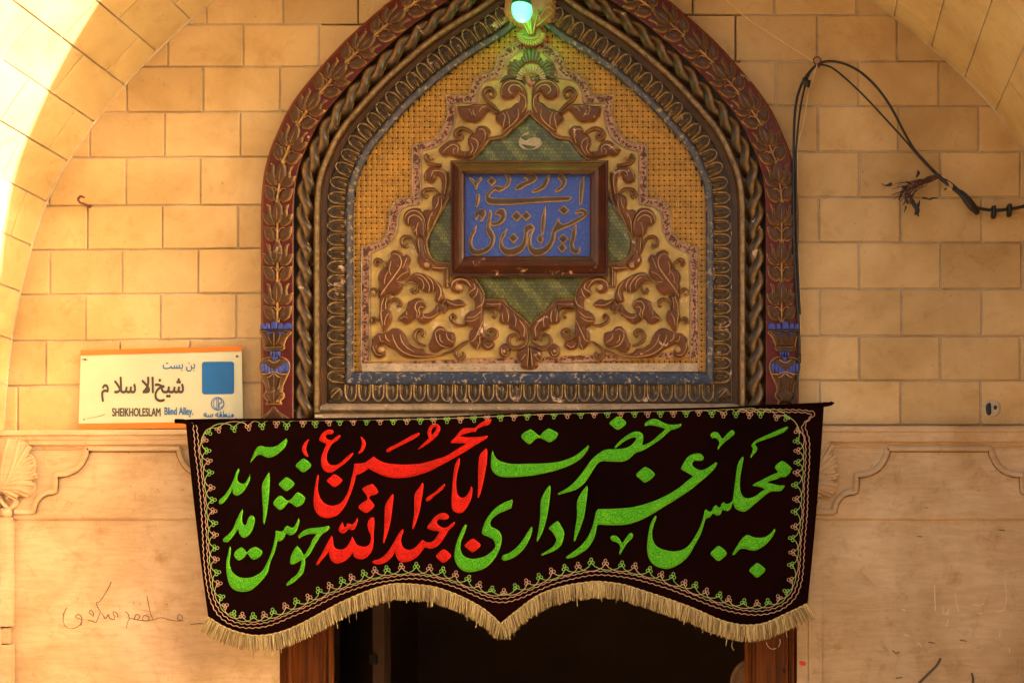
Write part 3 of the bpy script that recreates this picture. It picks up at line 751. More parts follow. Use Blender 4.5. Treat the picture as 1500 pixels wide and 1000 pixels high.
for k, i in enumerate(pos):
    x, y = C100[i]; t = T100[i]
    for side in (0, 1):
        xx = x if side == 0 else MIR - x; tx = t[0] if side == 0 else -t[0]
        rot = math.atan2(tx, -t[1])           # rotation so local up follows the arch
        loc = P(xx, y, .0695)
        r_ = (0, rot, 0)
        inst('lotus', lotus, loc, r_, frame); inst('leaf', lfm[0], loc, r_, frame); inst('leaf', lfm[1], loc, r_, frame); inst('stem', stem, loc, r_, frame)
# eggs
eggm = local_mesh('egg_unit', EGG, [[(math.cos(t) * 3.6, -(11.5 + math.sin(t) * 9), False) for t in np.linspace(0, 2 * math.pi, 13)[:-1]]],
    ribs=[[(-8.3, -1, 2.6), (-8.3, -10, 2.8), (-7.2, -19, 3), (-3, -24.5, 3.2), (0, -25.2, 3.2), (3, -24.5, 3.2), (7.2, -19, 3), (8.3, -10, 2.8), (8.3, -1, 2.6)],
          [(-5.3, -2, 1), (-5.3, -12, 1), (-3.8, -20, 1), (0, -22.5, 1), (3.8, -20, 1), (5.3, -12, 1), (5.3, -2, 1)]], hmx=.012, grid=1.9, f=(D - .045) / D)
Ce, se = resample(offc(0, i562)[:-1], 1.0)
Te = np.gradient(Ce, axis=0); Te = np.c_[smooth1(Te[:, 0], 21), smooth1(Te[:, 1], 21)]; Te /= np.hypot(*Te.T)[:, None]
for i in range(8, len(Ce) - 16, 20):
    x, y = Ce[i]; t = Te[i]; nx, ny = t[1], -t[0]
    for side in (0, 1):
        xx = x if side == 0 else MIR - x; nn = nx if side == 0 else -nx
        rot = math.atan2(nn, -ny); inst('egg_moulding', eggm, P(xx, y, .037), (0, rot, 0), frame)
for k in range(27):
    x = 515 + k * (1037 - 515) / 26
    inst('egg_moulding', eggm, P(x, 562.5, .037), (0, math.pi, 0), frame)
rosm = local_mesh('corner_rosette', EGG, [[(math.cos(t) * 9.5, math.sin(t) * 9.5, False) for t in np.linspace(0, 2 * math.pi, 13)[:-1]]], ribs=[[(-6, 6, 2, .006), (0, 0, 2.4, .008), (6, -6, 2, .006)], [(-7, 0, 1.4, .006), (-2, -5, 1.4, .008), (5, -7, 1.4, .006)]], hmx=.01)
for x in (492.5, 1059.5): inst('corner_rosette', rosm, P(x, 576.5, .044), (0, 0, 0), frame)
# vases at the feet of the leaf band
def vase(side):
    o = None
    def B(s, n=5): 
        b = catmull(parse(s, 'V'), n, True); return mir(b) if side else b
    m = MB()
    relief(m, B('68,338* 290,338* 262,395 240,450 232,465* 100,465* 92,440 78,390'), .068, dome(.014, 9))
    relief(m, B('160,545 200,540 250,550 283,590 284,640 262,700 235,760 222,820 165,835* 112,820 100,760 72,700 56,640 58,590 90,550'), .068, dome(.018, 12))
    relief(m, B('165,740* 190,790 238,815 242,850 215,880 225,905 165,900 105,905 118,880 92,850 98,815 142,790'), .070, dome(.017, 7))
    relief(m, B('160,910* 200,950 280,1010* 280,1150* 60,1150* 60,1010* 130,950'), .068, dome(.008, 8))
    body = m.build('vase', LEAFC, frame)
    m = MB()
    for s_ in ('68,338 290,338 262,395 240,450 232,465 100,465 92,440 78,390', '160,545 200,540 250,550 283,590 284,640 262,700 235,760 222,820 165,835 112,820 100,760 72,700 56,640 58,590 90,550',
               '165,740* 190,790 238,815 242,850 215,880 225,905 165,900 105,905 118,880 92,850 98,815 142,790'):
        ribbon(m, [(q[0], q[1], 1.6, False) for q in B(s_, 3)], .004, .0705, M=4, n=1, closed=True)
    for s_ in ('110,700,6 135,690,9 165,670,10 195,690,9 222,700,6', '72,670,5 110,672,9 165,655,9 220,672,9 268,670,5', '120,560,6 165,585,9 212,560,6'):
        ribbon(m, [(q if not side else (MIR - q[0],) + q[1:]) for q in parse(s_, 'V')], .005, .084, M=4)
    m.build('gilt_outline', GILT, body)
    m = MB(); w = (lambda s_: [(q if not side else (MIR - q[0],) + q[1:]) for q in parse(s_, 'V')])
    m3 = MB(); ribbon(m3, w('60,336,14 170,338,14 296,336,14'), .007, .078); m3.build('rim', ROPE, body); ribbon(m, w('92,462,20 110,482,24 165,488,26 225,482,24 244,462,20'), .010, .076); m.build('collar', ROPE, body)
    for q_, s_ in enumerate(('165,350,4 165,400,8 165,455,5', '150,440,4 128,400,7 118,365,4', '180,440,4 202,400,7 214,365,4', '165,660,5 165,720,8 165,800,4', '165,780,4 165,830,9 165,890,5',
               '150,890,4 130,860,9 118,835,4', '180,890,4 200,860,9 212,835,4', '110,690,4 122,740,7 135,790,4', '222,690,4 210,740,7 196,790,4', '150,930,6 120,970,9 90,1010,6', '175,930,6 200,970,9 235,1010,6')):
        m = MB(); ribbon(m, w(s_), .006, .084); m.build('carved_vein', ROPE, body)
    m = MB()
    for s_ in ('60,325* 62,290 85,285 100,325*', '95,325* 105,280 128,285 135,325*', '138,325* 150,272 185,272 190,325*', '192,325* 205,285 228,282 238,325*', '236,325* 250,285 290,280 298,325*',
               '98,348* 155,348* 125,368*', '182,348* 240,348* 215,368*', '134,497* 150,497* 148,530 138,530', '156,497* 170,497* 168,530 158,530', '176,497* 190,497* 188,530 178,530', '195,497* 210,497* 206,530 196,530', '150,540 190,540 180,562 170,575 160,562',
               '62,615 72,585 84,600 84,650 68,650', '88,610 98,590 108,612 106,660 92,655', '112,622 120,605 132,625 130,668 116,664', '138,640 146,625 156,640 152,672 140,668',
               '176,668 174,640 184,625 194,640 190,672', '200,664 198,625 210,605 220,622 216,664', '224,655 222,612 234,590 246,610 242,658', '250,650 248,600 262,585 276,612 266,652'):
        relief(m, B(s_, 4), .0868, dome(.0018, 2), grid=1.5, skirt=.012)
    m.build('blue_ornament', BLUEL, body)
vase(0); vase(1)

# ================================================================= TYMPANUM
tym = thing('tympanum', P(776, 545, 0), 'carved tympanum of woven ochre lattice and reddish brown acanthus scrolls on cream plaster', 'relief panel')
inner = offc(-9, i562)[:-1]; R_ = inner[::-1].copy(); R_[:, 0] = MIR - R_[:, 0]
OUTB = np.r_[inner, R_]
OUTB[0, 1] = OUTB[-1, 1] = 547
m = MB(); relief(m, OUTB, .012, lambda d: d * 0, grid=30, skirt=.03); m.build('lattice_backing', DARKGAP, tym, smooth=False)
bandS = parse('776,58 759,61 745,69 734,78 728,88 724,103* 711,107 699,114 691,126 687,140* 653,140* 655,150 656,165 652,180 644,196 630,207 604,213* 604,250* 604,290* 590,291 578,297 571,311 570,325 567,340 557,353 530,363* 529,420* 529,543*')
bl_ = catmull(bandS, 5); BAND = np.r_[bl_, mir(bl_)[::-1][1:]]
def inset(C, d):
    T = np.gradient(C, axis=0); T /= np.hypot(*T.T)[:, None] + 1e-9; return C + np.c_[-T[:, 1], T[:, 0]] * d
# weave: individual over/under strip pieces, one joined part
pitch = 7.8; m = MB()
gx = np.arange(505, 1050, pitch); gy = np.arange(15, 548, pitch)
Q = np.array([(x + pitch / 2, y + pitch / 2) for x in gx for y in gy]); ok = inside(Q, np.array(OUTB)) 
okb = inside(Q, inset(BAND, 3) if False else BAND) & (seg_dist(Q, BAND) > 5)
idx = 0; q4 = np.linspace(-1, 1, 5)
for i, x in enumerate(gx):
    for j, y in enumerate(gy):
        k = idx; idx += 1
        if not ok[k] or okb[k]: continue
        cx, cy = x + pitch / 2 + random.uniform(-.25, .25), y + pitch / 2 + random.uniform(-.25, .25)
        hz = (i + j) % 2; V = []; A = []
        for a in q4:
            for b_ in (-1, -.55, 0, .55, 1):
                lx, wy = a * pitch * .9, b_ * pitch * .375
                h = .0165 + .0055 * math.cos(a * math.pi / 2) + .0014 * (1 - b_ * b_)
                px_, py_ = (cx + lx, cy + wy) if hz else (cx + wy, cy + lx)
                V.append(P(px_, py_, h)); A.append(.8 * (abs(b_) > .4) * (abs(b_) < .9) * (abs(a) < .6) + .001)
        F = [(r*5+c, r*5+c+1, (r+1)*5+c+1, (r+1)*5+c) for r in range(4) for c in range(4)]
        if hz: F = [f[::-1] for f in F]
        m.add(V, F, A)
m.build('woven_lattice', BASKET, tym, kind='stuff')
# stepped border band
m = MB(); relief(m, BAND, .024, lambda d: np.where(d < 1.2, d / 1.2 * .003, .003), grid=4, skirt=.012, edge=1.5); m.build('stepped_border', PINKB, tym, sharp=40)
def bead(C, h):
    for cc in (C, mir(C)):
        m = MB(); Cb, _ = resample(cc, 2.5); ribbon(m, [(q[0], q[1], 2.0, False) for q in Cb], .0038, h, M=4, n=1); m.build('border_bead', PALEROLL, tym)
bead(bl_, .0265)
iband = catmull(parse('776,73 763,76 751,83 742,92 738,102 734,115* 716,118 705,124 699,136 698,151* 664,152* 667,165 664,184 655,203 638,216 616,222* 616,250* 616,300* 600,302 590,306 583,316 582,328 578,345 566,360 542,372* 541,430* 541,531*'), 5)
IB = np.r_[iband, mir(iband)[::-1][1:]]
bead(iband, .0275)
m = MB(); relief(m, IB, .0285, lambda d: np.where(d < 3, -.001 * (1 - d / 3), 0), grid=6, skirt=.002); m.build('cream_ground', CREAM, tym)
m = MB(); pxbox(m, 530, 532, 1022, 544, .02, .031); m.build('pale_border', PALEB, tym, smooth=False)
m = MB(); ribbon(m, [(776 + 15 * math.cos(t), 207 + 12 * math.sin(t), 2.2 + 1.6 * math.sin(3 * t), False) for t in np.linspace(-.4, 4.6, 14)], .002, .0300, M=3); relief(m, catmull(parse('762,202 770,206 784,201 793,208 790,214 775,213 763,210'), 4, True), .0300, dome(.001, 2), 1.5); m.build('bare_plaster_patch', PALEB, tym)
# small leaf ornaments carved in the border band
m = MB(); bm_, bs_ = resample((BAND[::1]), 6.0)
mid_, ms_ = resample(np.array([q for q in inset(BAND, -6)]), 6.5)
rb = random.Random(5)
for i, (x, y) in enumerate(mid_):
    if y > 528 or not inside(np.array([[x, y]]), BAND)[0] or inside(np.array([[x, y]]), IB)[0]: continue
    a = rb.uniform(0, 6.28); r = 2.6
    ribbon(m, [(x + math.cos(a) * r, y + math.sin(a) * r, 1.2, False), (x - math.sin(a) * 1.2, y + math.cos(a) * 1.2, 2.4, False), (x - math.cos(a) * r, y - math.sin(a) * r, .8, False)], .0025, .0272, M=2, n=3)
m.build('border_sprigs', RED, tym, kind='stuff')
# green field
gl = catmull(parse('776,164* 764,176 748,189 736,200 716,204* 700,224 686,236 672,262 655,292 640,315 627,340 624,360 631,380 645,387 662,389* 668,404* 690,405* 700,418 707,440* 737,442* 746,453 762,466 773,477 776,482*'), 4)
GF = np.r_[gl, mir(gl)[::-1][1:]]
m = MB(); relief(m, GF, .0295, lambda d: d * 0, grid=12, skirt=.001); m.build('green_tile_field', GREEN, tym)
def both(name, mat, fn, lab=None):
    for side in (0, 1):
        m = MB(); fn(m, side); m.build(name, mat, tym)
def PX(s, tile, side): 
    p = parse(s, tile); return mirp(p) if side else p
GHS = .029
# carved rim round the green field
both('scroll_rim', SCROLL, lambda m, sd: ribbon(m, [((q[0] if not sd else MIR - q[0]), q[1], 6.5, False) for q in gl[::2]], .010, .0285, M=6, n=2, kind='scroll'))
both('bracket', SCROLL, lambda m, sd: ribbon(m, PX('640,345,40 500,350,40* 515,370,40* 515,450,36* 560,452,20*'.replace('640,345,40 ', ''), 'F', sd), .010, .030, kind='scroll'))
LEAVES = [  # outline, veins
 ('a 205,740* 190,620 200,560 180,480 200,400 250,345 310,350 310,260 350,190 375,150 365,110 400,70 460,65 530,100 560,150 600,125 650,160 670,220 640,300 660,370 650,430 600,490 540,530 555,600 500,690 420,730 360,710 300,730 240,790 205,850*',
  ['a 210,735,14 300,600,16 420,440,18 500,320,18 520,220,14 480,140,12 410,120,10 380,150,8', 'a 370,430,8 345,360,9 370,230,8', 'a 450,500,8 530,420,10 620,380,8', 'a 540,330,8 570,260,10 600,180,8', 'a 270,560,8 290,440,10 330,380,8', 'a 455,525,9 520,540,9 550,570,8']),
 ('a 560,560* 640,480 700,400 800,395 920,440 1020,500 1100,570 1150,700 1160,790 1120,840 1060,840 1010,800 1030,690 1000,670 960,690 900,695 840,670 790,610 760,570 700,560 620,545',
  ['a 700,420,8 800,430,14 880,500,14 930,590,12 920,680,8', 'a 760,460,8 820,500,12 850,580,12 830,650,8', 'a 880,440,8 960,510,14 990,600,12 980,680,8', 'a 1000,500,8 1080,600,14 1100,700,14 1060,800,10', 'a 570,560,8 660,530,12 740,550,8']),
 ('b 620,30 680,-10 780,-40 860,0 900,60 880,120 840,160 860,190 930,185 1000,130 1040,60 1090,70 1080,200 1020,250 940,320 860,350 790,330 740,270 700,300 640,350 580,350 520,320 460,285* 500,230 560,170 600,120',
  ['b 740,270,8 750,180,14 720,100,14 760,20,14 850,20,14 890,90,8', 'b 760,260,8 790,200,12 770,140,12 800,90,12 850,110,8', 'b 840,170,8 850,240,14 950,250,14 1060,180,8', 'b 600,220,8 600,120,12 640,40,8', 'b 470,290,8 560,240,10 620,260,8']),
 ('b 200,160 205,60 215,-20 260,-70 330,-75 370,-60 330,0 320,80 330,130 380,160 400,230 390,310 340,390 300,440 260,480* 230,400 200,300 190,230',
  ['b 240,440,8 240,340,14 225,200,14 235,60,12 270,-40,8', 'b 270,360,8 290,260,10 330,190,8', 'b 290,130,8 290,50,10 310,-40,8', 'b 210,220,8 225,170,10 260,140,8']),
 ('b 260,480* 180,480 130,520 85,570 95,630 70,690 90,760 140,830 220,855 290,820 300,760 270,700 220,690 200,670 270,650 340,690 440,740 500,800 600,850 760,860 900,850 1030,830 1160,800 1300,740* 1280,700 1200,750 1100,780 1000,790 900,770 840,720 740,700 640,640 610,560 560,470 480,410 400,410 330,450',
  ['b 280,480,10 300,560,14 350,600,10', 'b 390,500,8 420,600,14 480,700,14 600,780,14 760,820,14 950,820,12 1150,780,8', 'b 500,500,8 530,600,12 600,690,12 720,760,8', 'b 200,520,8 220,590,10 270,600,8', 'b 110,620,8 110,700,12 160,790,10 240,800,8', 'b 640,640,8 740,680,14 860,720,10']),
 ('b 920,640* 960,560 990,460 1060,380 1140,390 1200,450 1290,470 1320,560 1300,650 1240,690 1150,710 1060,760 980,760 930,710',
  ['b 1020,440,8 1030,560,14 1100,660,14 1240,690,8', 'b 1080,500,8 1090,580,14 1130,620,8', 'b 1180,480,8 1200,560,14 1290,620,10', 'b 1000,480,8 1080,420,14 1150,440,8']),
 ('c 100,330* 95,250 150,180 230,150 350,170 450,210 530,300 580,400 600,520 590,620 d 590,150 590,300 600,420 640,500 600,520 540,560 540,640 480,670 420,630 380,570 370,480 390,400 430,370 400,340 340,320 300,240 320,170 390,110 450,90 460,-10 440,-60 c 400,460 350,400 370,320 340,290 280,250 240,270 290,330 250,395 190,400 130,380',
  ['c 120,330,8 130,240,16 220,190,16 330,210,16 400,300,10', 'c 360,450,8 380,380,12 460,320,14 440,250,10', 'c 430,470,8 480,410,14 500,330,8', 'c 460,620,8 560,560,16 590,470,14 570,350,12 500,240,8', 'c 340,750,8 450,740,14 540,660,10', 'c 320,800,8 420,800,14 520,740,8', 'd 390,560,8 450,520,14 490,440,14 540,330,12 580,240,8', 'd 480,660,8 520,580,14 530,480,8']),
 ('c 20,470* 60,480 140,500 220,480 280,510 340,560* 290,600 210,620 130,630 70,590 30,530', ['c 40,500,8 120,550,14 200,570,12 320,560,8']),
 ('d 550,570 600,540 680,550 740,560 755,620 700,670 620,680 560,640', ['d 600,600,8 650,640,12 710,600,8']),
 ('c 600,505* 880,505* 860,640* 830,700 790,640 700,630 600,635*', ['c 610,550,8 720,560,12 850,550,8']),
 ('c 860,520* 900,580 1000,670 1100,740 1200,820 1250,920* d 1250,370 1240,480 1180,540 1110,500 1100,420 1050,400 960,360 950,310 860,300 810,250 830,170 850,60',
  ['d 850,60,8 860,180,12 870,260,8', 'd 920,60,8 950,180,14 940,270,8', 'd 1020,120,8 1060,230,14 1050,330,8', 'd 1110,240,8 1180,350,14 1170,480,10']),
 ('d 840,610 890,580 950,600 990,660 970,740 930,790 860,790 815,740 815,660', ['d 850,640,8 850,720,12 910,760,12 950,700,8']),
 ('d 1260,610* 1180,650 1090,690 1070,760 1090,830 1130,870 1130,920 1180,960 1260,970*', ['d 1245,640,10 1235,760,14 1220,900,8', 'd 1130,830,8 1195,740,10']),
 ('e 200,560* 280,560 380,550 450,530 540,530 640,540 740,600 820,650 800,700 740,680 680,640 620,700 560,770 480,810 400,800 310,790 240,720 210,640',
  ['e 370,600,8 400,660,10 420,690,8', 'e 430,610,8 440,670,14 480,700,8', 'e 520,640,8 560,580,12 640,560,8', 'e 210,580,8 330,565,14 460,550,12 620,555,10']),
 ('e 1230,420* 1230,560 1200,680 1120,780 1000,880 870,950* 850,860 770,790 760,720 820,650 900,610 980,590 1060,520 1110,500 1120,430 1080,380 1050,440 980,470 900,470 840,420 830,320 870,220 950,170 1080,170 1170,220 1220,310',
  ['e 850,400,8 860,280,16 950,200,18 1080,200,16 1180,270,14 1225,380,8', 'e 1000,380,10 950,320,16 1000,250,16 1100,260,14 1160,330,10', 'e 1150,650,8 1200,550,14 1190,430,14 1100,360,8', 'e 860,930,8 880,800,16 900,700,14 840,640,8', 'e 880,920,8 1000,830,16 1090,720,14 1090,600,8', 'e 960,850,8 960,740,14 920,640,8']),
 ('f 980,390* 1030,350 1100,350 1160,380 1195,440 1170,490 1120,560 1060,650 1000,740 940,820 860,840 800,820 830,760 880,700 860,620 860,540 900,480 960,460',
  ['f 1000,400,8 1080,400,14 1110,480,12 1080,600,8', 'f 900,520,8 980,560,14 1000,650,12 930,780,8', 'f 900,600,8 930,680,12 890,760,8']),
 ('f 420,700* 470,650 530,600 620,560 700,580 750,650 770,720 860,720* 830,830 700,820 600,790 560,800 500,800 450,760',
  ['f 450,700,8 500,640,12 540,610,8', 'f 480,740,8 560,660,14 640,620,14 710,660,12 700,740,8', 'f 650,760,8 640,700,12 680,670,8']),
 ('g 1030,250* 1040,400 1020,560 980,720* 900,700 910,600 910,450 880,360 830,330 820,400 760,460 680,460 610,420 600,330 640,240 720,180 820,180 920,200 1000,260',
  ['g 620,400,8 650,260,16 740,190,16 880,200,14 990,290,10', 'g 730,330,8 760,250,14 870,240,14 960,300,14 980,450,14 950,640,10']),
 ('g 760,700 840,640 930,640 1000,720* 960,820 920,900 880,990* 800,990 760,900 740,800', ['g 790,900,8 840,800,14 850,700,8', 'g 860,960,8 900,850,14 900,720,8']),
 ('h 510,90* 560,70 620,80 660,30 740,10 800,0 830,10* 720,170 640,330 590,430 555,560* 540,420 540,280 500,170', ['h 570,420,8 570,300,12 600,180,12 640,110,8', 'h 640,300,8 700,180,12 790,30,8']),
 ('h 280,320* 220,260 220,150 280,80 370,50 460,60 490,110 530,190 550,300 550,400 530,520* 480,480 410,470 350,410 320,320',
  ['h 230,250,8 250,150,16 340,90,16 440,110,16 520,220,14 540,400,10', 'h 280,280,8 290,190,14 370,150,14 450,190,12 480,240,8', 'h 410,460,8 400,360,10 430,260,8']),
 ('h 400,480* 450,470 500,510 530,640 560,760 640,850 620,930 560,960 480,930 430,870 410,790 440,720 410,600', ['h 430,500,8 440,620,14 450,720,8', 'h 500,520,8 520,640,14 550,740,8']),
 ('h 620,900* 700,890 880,880* 890,960* 700,960 620,940', ['h 640,920,8 740,925,10 870,920,8']),
 ('a 930,300* 1210,280* 1220,620* 1150,620* 1150,390* 1060,380 960,350', ['a 960,320,8 1160,330,12', 'a 1190,330,10 1190,600,8']),
]
CURLS = ['a 290,330,46 265,250,56 190,205,54 140,240,50 150,290,40 185,270,30', 'a 760,590,30 755,660,44 700,695,42 665,655,36 690,625,24', 'a 330,920,30 360,830,42 440,780,50 510,820,46 510,880,36 460,890,24',
 'a 200,770,16 190,670,34 130,640,56 90,680,56 120,730,40', 'b 195,310,24 150,262,40 95,275,46 90,330,44 140,320,30', 'b 890,665,30 790,630,44 720,560,54 730,470,52 800,430,50 860,470,48 850,530,36 815,510,24',
 'd 0,740,30 150,680,32 270,590,26 360,545,14', 'd 350,560,20 260,620,40 190,690,50 185,770,54 245,805,56 300,765,50 285,710,36', 'c 330,860,24 230,870,42 140,830,46 100,770,46 140,710,40 185,740,30 165,780,20',
 'd 580,430,20 620,500,40 700,520,60 770,470,60 770,400,60 700,375,50 650,410,50 670,465,44', 'd 600,100,20 700,100,34 760,140,40 750,200,36 715,200,24', 'd 1235,400,30 1210,560,60 1120,640,80 1010,640,80 950,560,70 980,470,60 1070,450,50 1110,500,46 1070,540,36',
 'e 850,680,30 740,560,50 640,480,60 590,400,66 620,320,60 700,310,60 750,370,60 720,430,44 670,400,30', 'f 960,480,30 880,420,50 780,390,56 690,430,60 670,500,60 720,550,56 780,520,46 760,470,36 725,485,24',
 'f 480,930,40 380,920,50 270,890,54 235,820,50 270,770,46', 'g 890,650,34 800,570,54 700,560,60 610,590,60 590,660,60 640,700,56 680,660,40', 'h 430,720,26 390,600,36 340,500,46 250,470,52 190,520,56 200,600,52 260,620,40 265,575,26',
 'c 1150,600,4 1160,610,4', 'b 1040,150,30 1100,100,50 1150,170,60 1180,80,40', 'a 1180,790,30 1130,880,40 1180,950,30 1250,860,16']
BALLS = [('b', 225, 730, 55), ('c', 222, 315, 58), ('d', 885, 700, 40), ('f', 330, 800, 44), ('h', 560, 890, 52), ('a', 105, 690, 40), ('e', 700, 400, 34)]
def d1(x, y, B):
    A = B; dd = np.roll(B, -1, 0) - B; q = np.array((x, y)) - A
    t = np.clip((q * dd).sum(1) / ((dd ** 2).sum(1) + 1e-12), 0, 1); r = q - dd * t[:, None]
    return math.sqrt((r ** 2).sum(1).min())
LHT = .017
for out, veins in LEAVES:
    for sd in (0, 1):
        B = catmull(parse(out), 4, True); B = mir(B) if sd else B
        m = MB(); relief(m, B, GHS, dome(LHT, 5.5), grid=1.5, edge=1.3, skirt=.004)
        lf_ = m.build('acanthus_leaf', SCROLL, tym)
        m = MB(); hv = lambda x, y: LHT * math.sqrt(max(0, 1 - (1 - min(1, d1(x, y, B) / 5.5)) ** 2))
        for v in veins:
            p = parse(v); p = mirp(p) if sd else p
            ribbon(m, [(x, y, w * 1.15, c) for x, y, w, c in p], .0042, GHS - .0006, M=4, n=4, hfun=hv)
        m.A = [.85] * len(m.V); m.build('leaf_vein', VEIN, lf_)
        m = MB(); ribbon(m, [(q[0], q[1], 1.3, False) for q in B], .0028, GHS + .0005, M=4, n=1, closed=True); m.build('leaf_rim', VEIN, lf_)
for cpath in CURLS:
    for sd in (0, 1):
        p = parse(cpath); p = mirp(p) if sd else p
        m = MB(); ribbon(m, p, .019, GHS, M=8, n=6, kind='scroll'); m.build('volute', SCROLL, tym)
for tl_, cx, cy, r in BALLS:
    ox, oy, sc = TILES[tl_]
    for sd in (0, 1):
        m = MB(); relief(m, [((ox + (cx + r * math.cos(t)) / sc) if not sd else MIR - (ox + (cx + r * math.cos(t)) / sc), oy + (cy + r * math.sin(t)) / sc) for t in np.linspace(0, 6.283, 15)[:-1]], GHS + .006, dome(.016, r / sc), 1.5); m.build('volute_eye', VEIN, tym)
# shell fan at top
m = MB()
for a0, a1_, r0, r1 in ((180, 120, 165, 300), (118, 62, 175, 330), (60, 0, 165, 300)):
    for k in range(6):
        a = math.radians(a0 + (a1_ - a0) * (k + .5) / 6); bulge = 1 - .25 * abs((k - 2.5) / 2.5) ** 2
        cx, cy = 680, 880
        pts = [(cx + math.cos(a) * r0, cy - math.sin(a) * r0, 40, False), (cx + math.cos(a) * (r0 + r1 * bulge) / 2, cy - math.sin(a) * (r0 + r1 * bulge) / 2, 62, False), (cx + math.cos(a) * r1 * bulge, cy - math.sin(a) * r1 * bulge, 46, False)]
        ribbon(m, [(690 + x / 7.694, y / 7.694, w / 7.694, c) for x, y, w, c in pts], .011, GHS + .001, M=6)
m.build('shell_fan', OLIVE, tym)
for k in range(15):
    a = math.radians(180 * (k + .5) / 15); m = MB()
    pts = [(680 + math.cos(a) * 100, 905 - math.sin(a) * 90, 14, False), (680 + math.cos(a) * 140, 905 - math.sin(a) * 130, 24, False), (680 + math.cos(a) * 168, 905 - math.sin(a) * 155, 18, False)]
    ribbon(m, [(690 + x / 7.694, y / 7.694, w / 7.694, c) for x, y, w, c in pts], .008, GHS + .012, M=4); m.build('shell_tooth', PALEB, tym)
m = MB(); relief(m, [(690 + (680 + 62 * math.cos(t)) / 7.694, (910 + 58 * math.sin(t)) / 7.694) for t in np.linspace(0, 6.283, 16)[:-1]], GHS + .006, dome(.012, 7), 1.6); m.build('shell_boss', PINKB, tym)
both('shell_side_leaf', OLIVE, lambda m, sd: ribbon(m, PX('330,930,20 400,880,60 500,860,80 580,900,60 600,960,30', 'R', sd), .012, GHS, M=8, kind='leaf', lobes=3))

# ================================================================= PENDANT
pend = thing('shell_pendant', P(776, 30, .06), 'scalloped plaster shell with petalled rosette at the crown of the arch, lit green', 'ornament')
m = MB()
def scallop(B, amp=1.7, wl=7.5):
    B, s_ = resample(np.r_[B, B[:1]], .8); B = B[:-1]; s_ = s_[:-1]
    T = np.roll(B, -1, 0) - np.roll(B, 1, 0); T /= np.hypot(*T.T)[:, None] + 1e-9; c0 = B.mean(0); Nq = np.c_[T[:, 1], -T[:, 0]]
    Nq *= np.sign(((B - c0) * Nq).sum(1))[:, None]
    return B + Nq * (np.abs(np.sin(np.pi * s_ / wl)) * amp * (B[:, 1] < 36))[:, None]
relief(m, scallop(catmull(parse('640,395 600,330 520,272 430,222 385,150 395,60 400,-20 420,-90 500,-140 660,-160 830,-140 900,-90 935,-10 942,90 925,180 870,240 790,275 745,325 718,395 680,410', 'R'), 5, True)), .055, dome(.05, 18), grid=2.2, skirt=.04, edge=1.5)
m.build('shell', PENDM, pend)
m = MB()
for s_ in ('680,390,14 675,250,22 670,120,26 660,0,20', '700,385,12 730,250,18 760,150,24 745,120,16 715,160,12', '650,385,12 600,280,18 520,220,22 440,200,10', '740,300,10 830,230,18 910,160,16',
           '760,230,14 800,170,22 850,100,24 900,80,10', '420,150,8 450,110,16 480,80,10', '840,60,10 870,30,18 915,10,10', '780,240,10 775,190,16 760,170,8'):
    ribbon(m, parse(s_, 'R'), .008, .098, M=4)
m.build('shell_rib', PENDM, pend)
for k in range(17):
    a = math.radians(175 + 190 * k / 16 - 0); a = math.radians(-5 + 190 * k / 16)
    m = MB(); pts = [(680 + math.cos(a) * 98, 400 + math.sin(a) * 66, 22, False), (680 + math.cos(a) * 130, 400 + math.sin(a) * 95, 32, False), (680 + math.cos(a) * 162, 400 + math.sin(a) * 124, 24, False)]
    ribbon(m, [(690 + x / 7.694, y / 7.694, w / 7.694, c) for x, y, w, c in pts], .012, .05, M=4); m.build('petal', PENDM, pend)
m = MB(); relief(m, [(690 + (680 + 150 * math.cos(t)) / 7.694, (402 + 112 * math.sin(t)) / 7.694) for t in np.linspace(0, 6.283, 26)[:-1]], .035, dome(.015, 8), 2.2, skirt=.02); m.build('rosette_base', PENDM, pend)
m = MB(); ribbon(m, [(690 + (680 + 92 * math.cos(t)) / 7.694, (400 + 48 * math.sin(t)) / 7.694, 3, False) for t in np.linspace(-.3, math.pi + .3, 12)], .012, .056, M=5); m.build('rosette_ring', PENDM, pend)

# ================================================================= PLAQUE
plq = thing('inscription_plaque', P(776, 320, .03), 'blue inscription plaque with raised Persian calligraphy in a chipped brown frame', 'plaque')
def quadframe(m, prof, x0, y0, x1, y1, sides):
    """prof: (inset px, h); mitred"""
    for sd in sides:
        V = []
        for (o, h) in prof:
            kt, kr, kb_, kl = [q / 22.5 * o for q in (20.5, 27, 30, 21.5)]
            a, b, c, d = (x0 + kl, y0 + kt), (x1 - kr, y0 + kt), (x1 - kr, y1 - kb_), (x0 + kl, y1 - kb_)
            e = {'t': (a, b), 'r': (b, c), 'b': (c, d), 'l': (d, a)}[sd]; V += [P(*e[0], h), P(*e[1], h)]
        m.add(V, [(2*i, 2*i+2, 2*i+3, 2*i+1) for i in range(len(prof)-1)])
prof = [(0, .025), (0, .048), (1.5, .052), (3, .052), (4, .050), (12, .080), (15.5, .083), (17, .080), (17.5, .070), (20, .066), (22, .059), (22.5, .050)]
m = MB(); quadframe(m, prof, 660, 235, 891, 405, 't'); m.build('frame_rail', PLBRASS, plq, sharp=30)
m = MB(); quadframe(m, prof, 660, 235, 891, 405, 'l'); m.build('frame_rail', PLFRAME, plq, sharp=30)
m = MB(); quadframe(m, prof, 660, 235, 891, 405, 'r'); m.build('frame_rail', PLFRAME, plq, sharp=30)
m = MB(); quadframe(m, prof, 660, 235, 891, 405, 'b'); m.build('frame_rail', PLWORN, plq, sharp=30)
m = MB(); pxbox(m, 680, 254, 869, 376, .03, .052); m.build('blue_panel', PBLUE, plq, smooth=False)
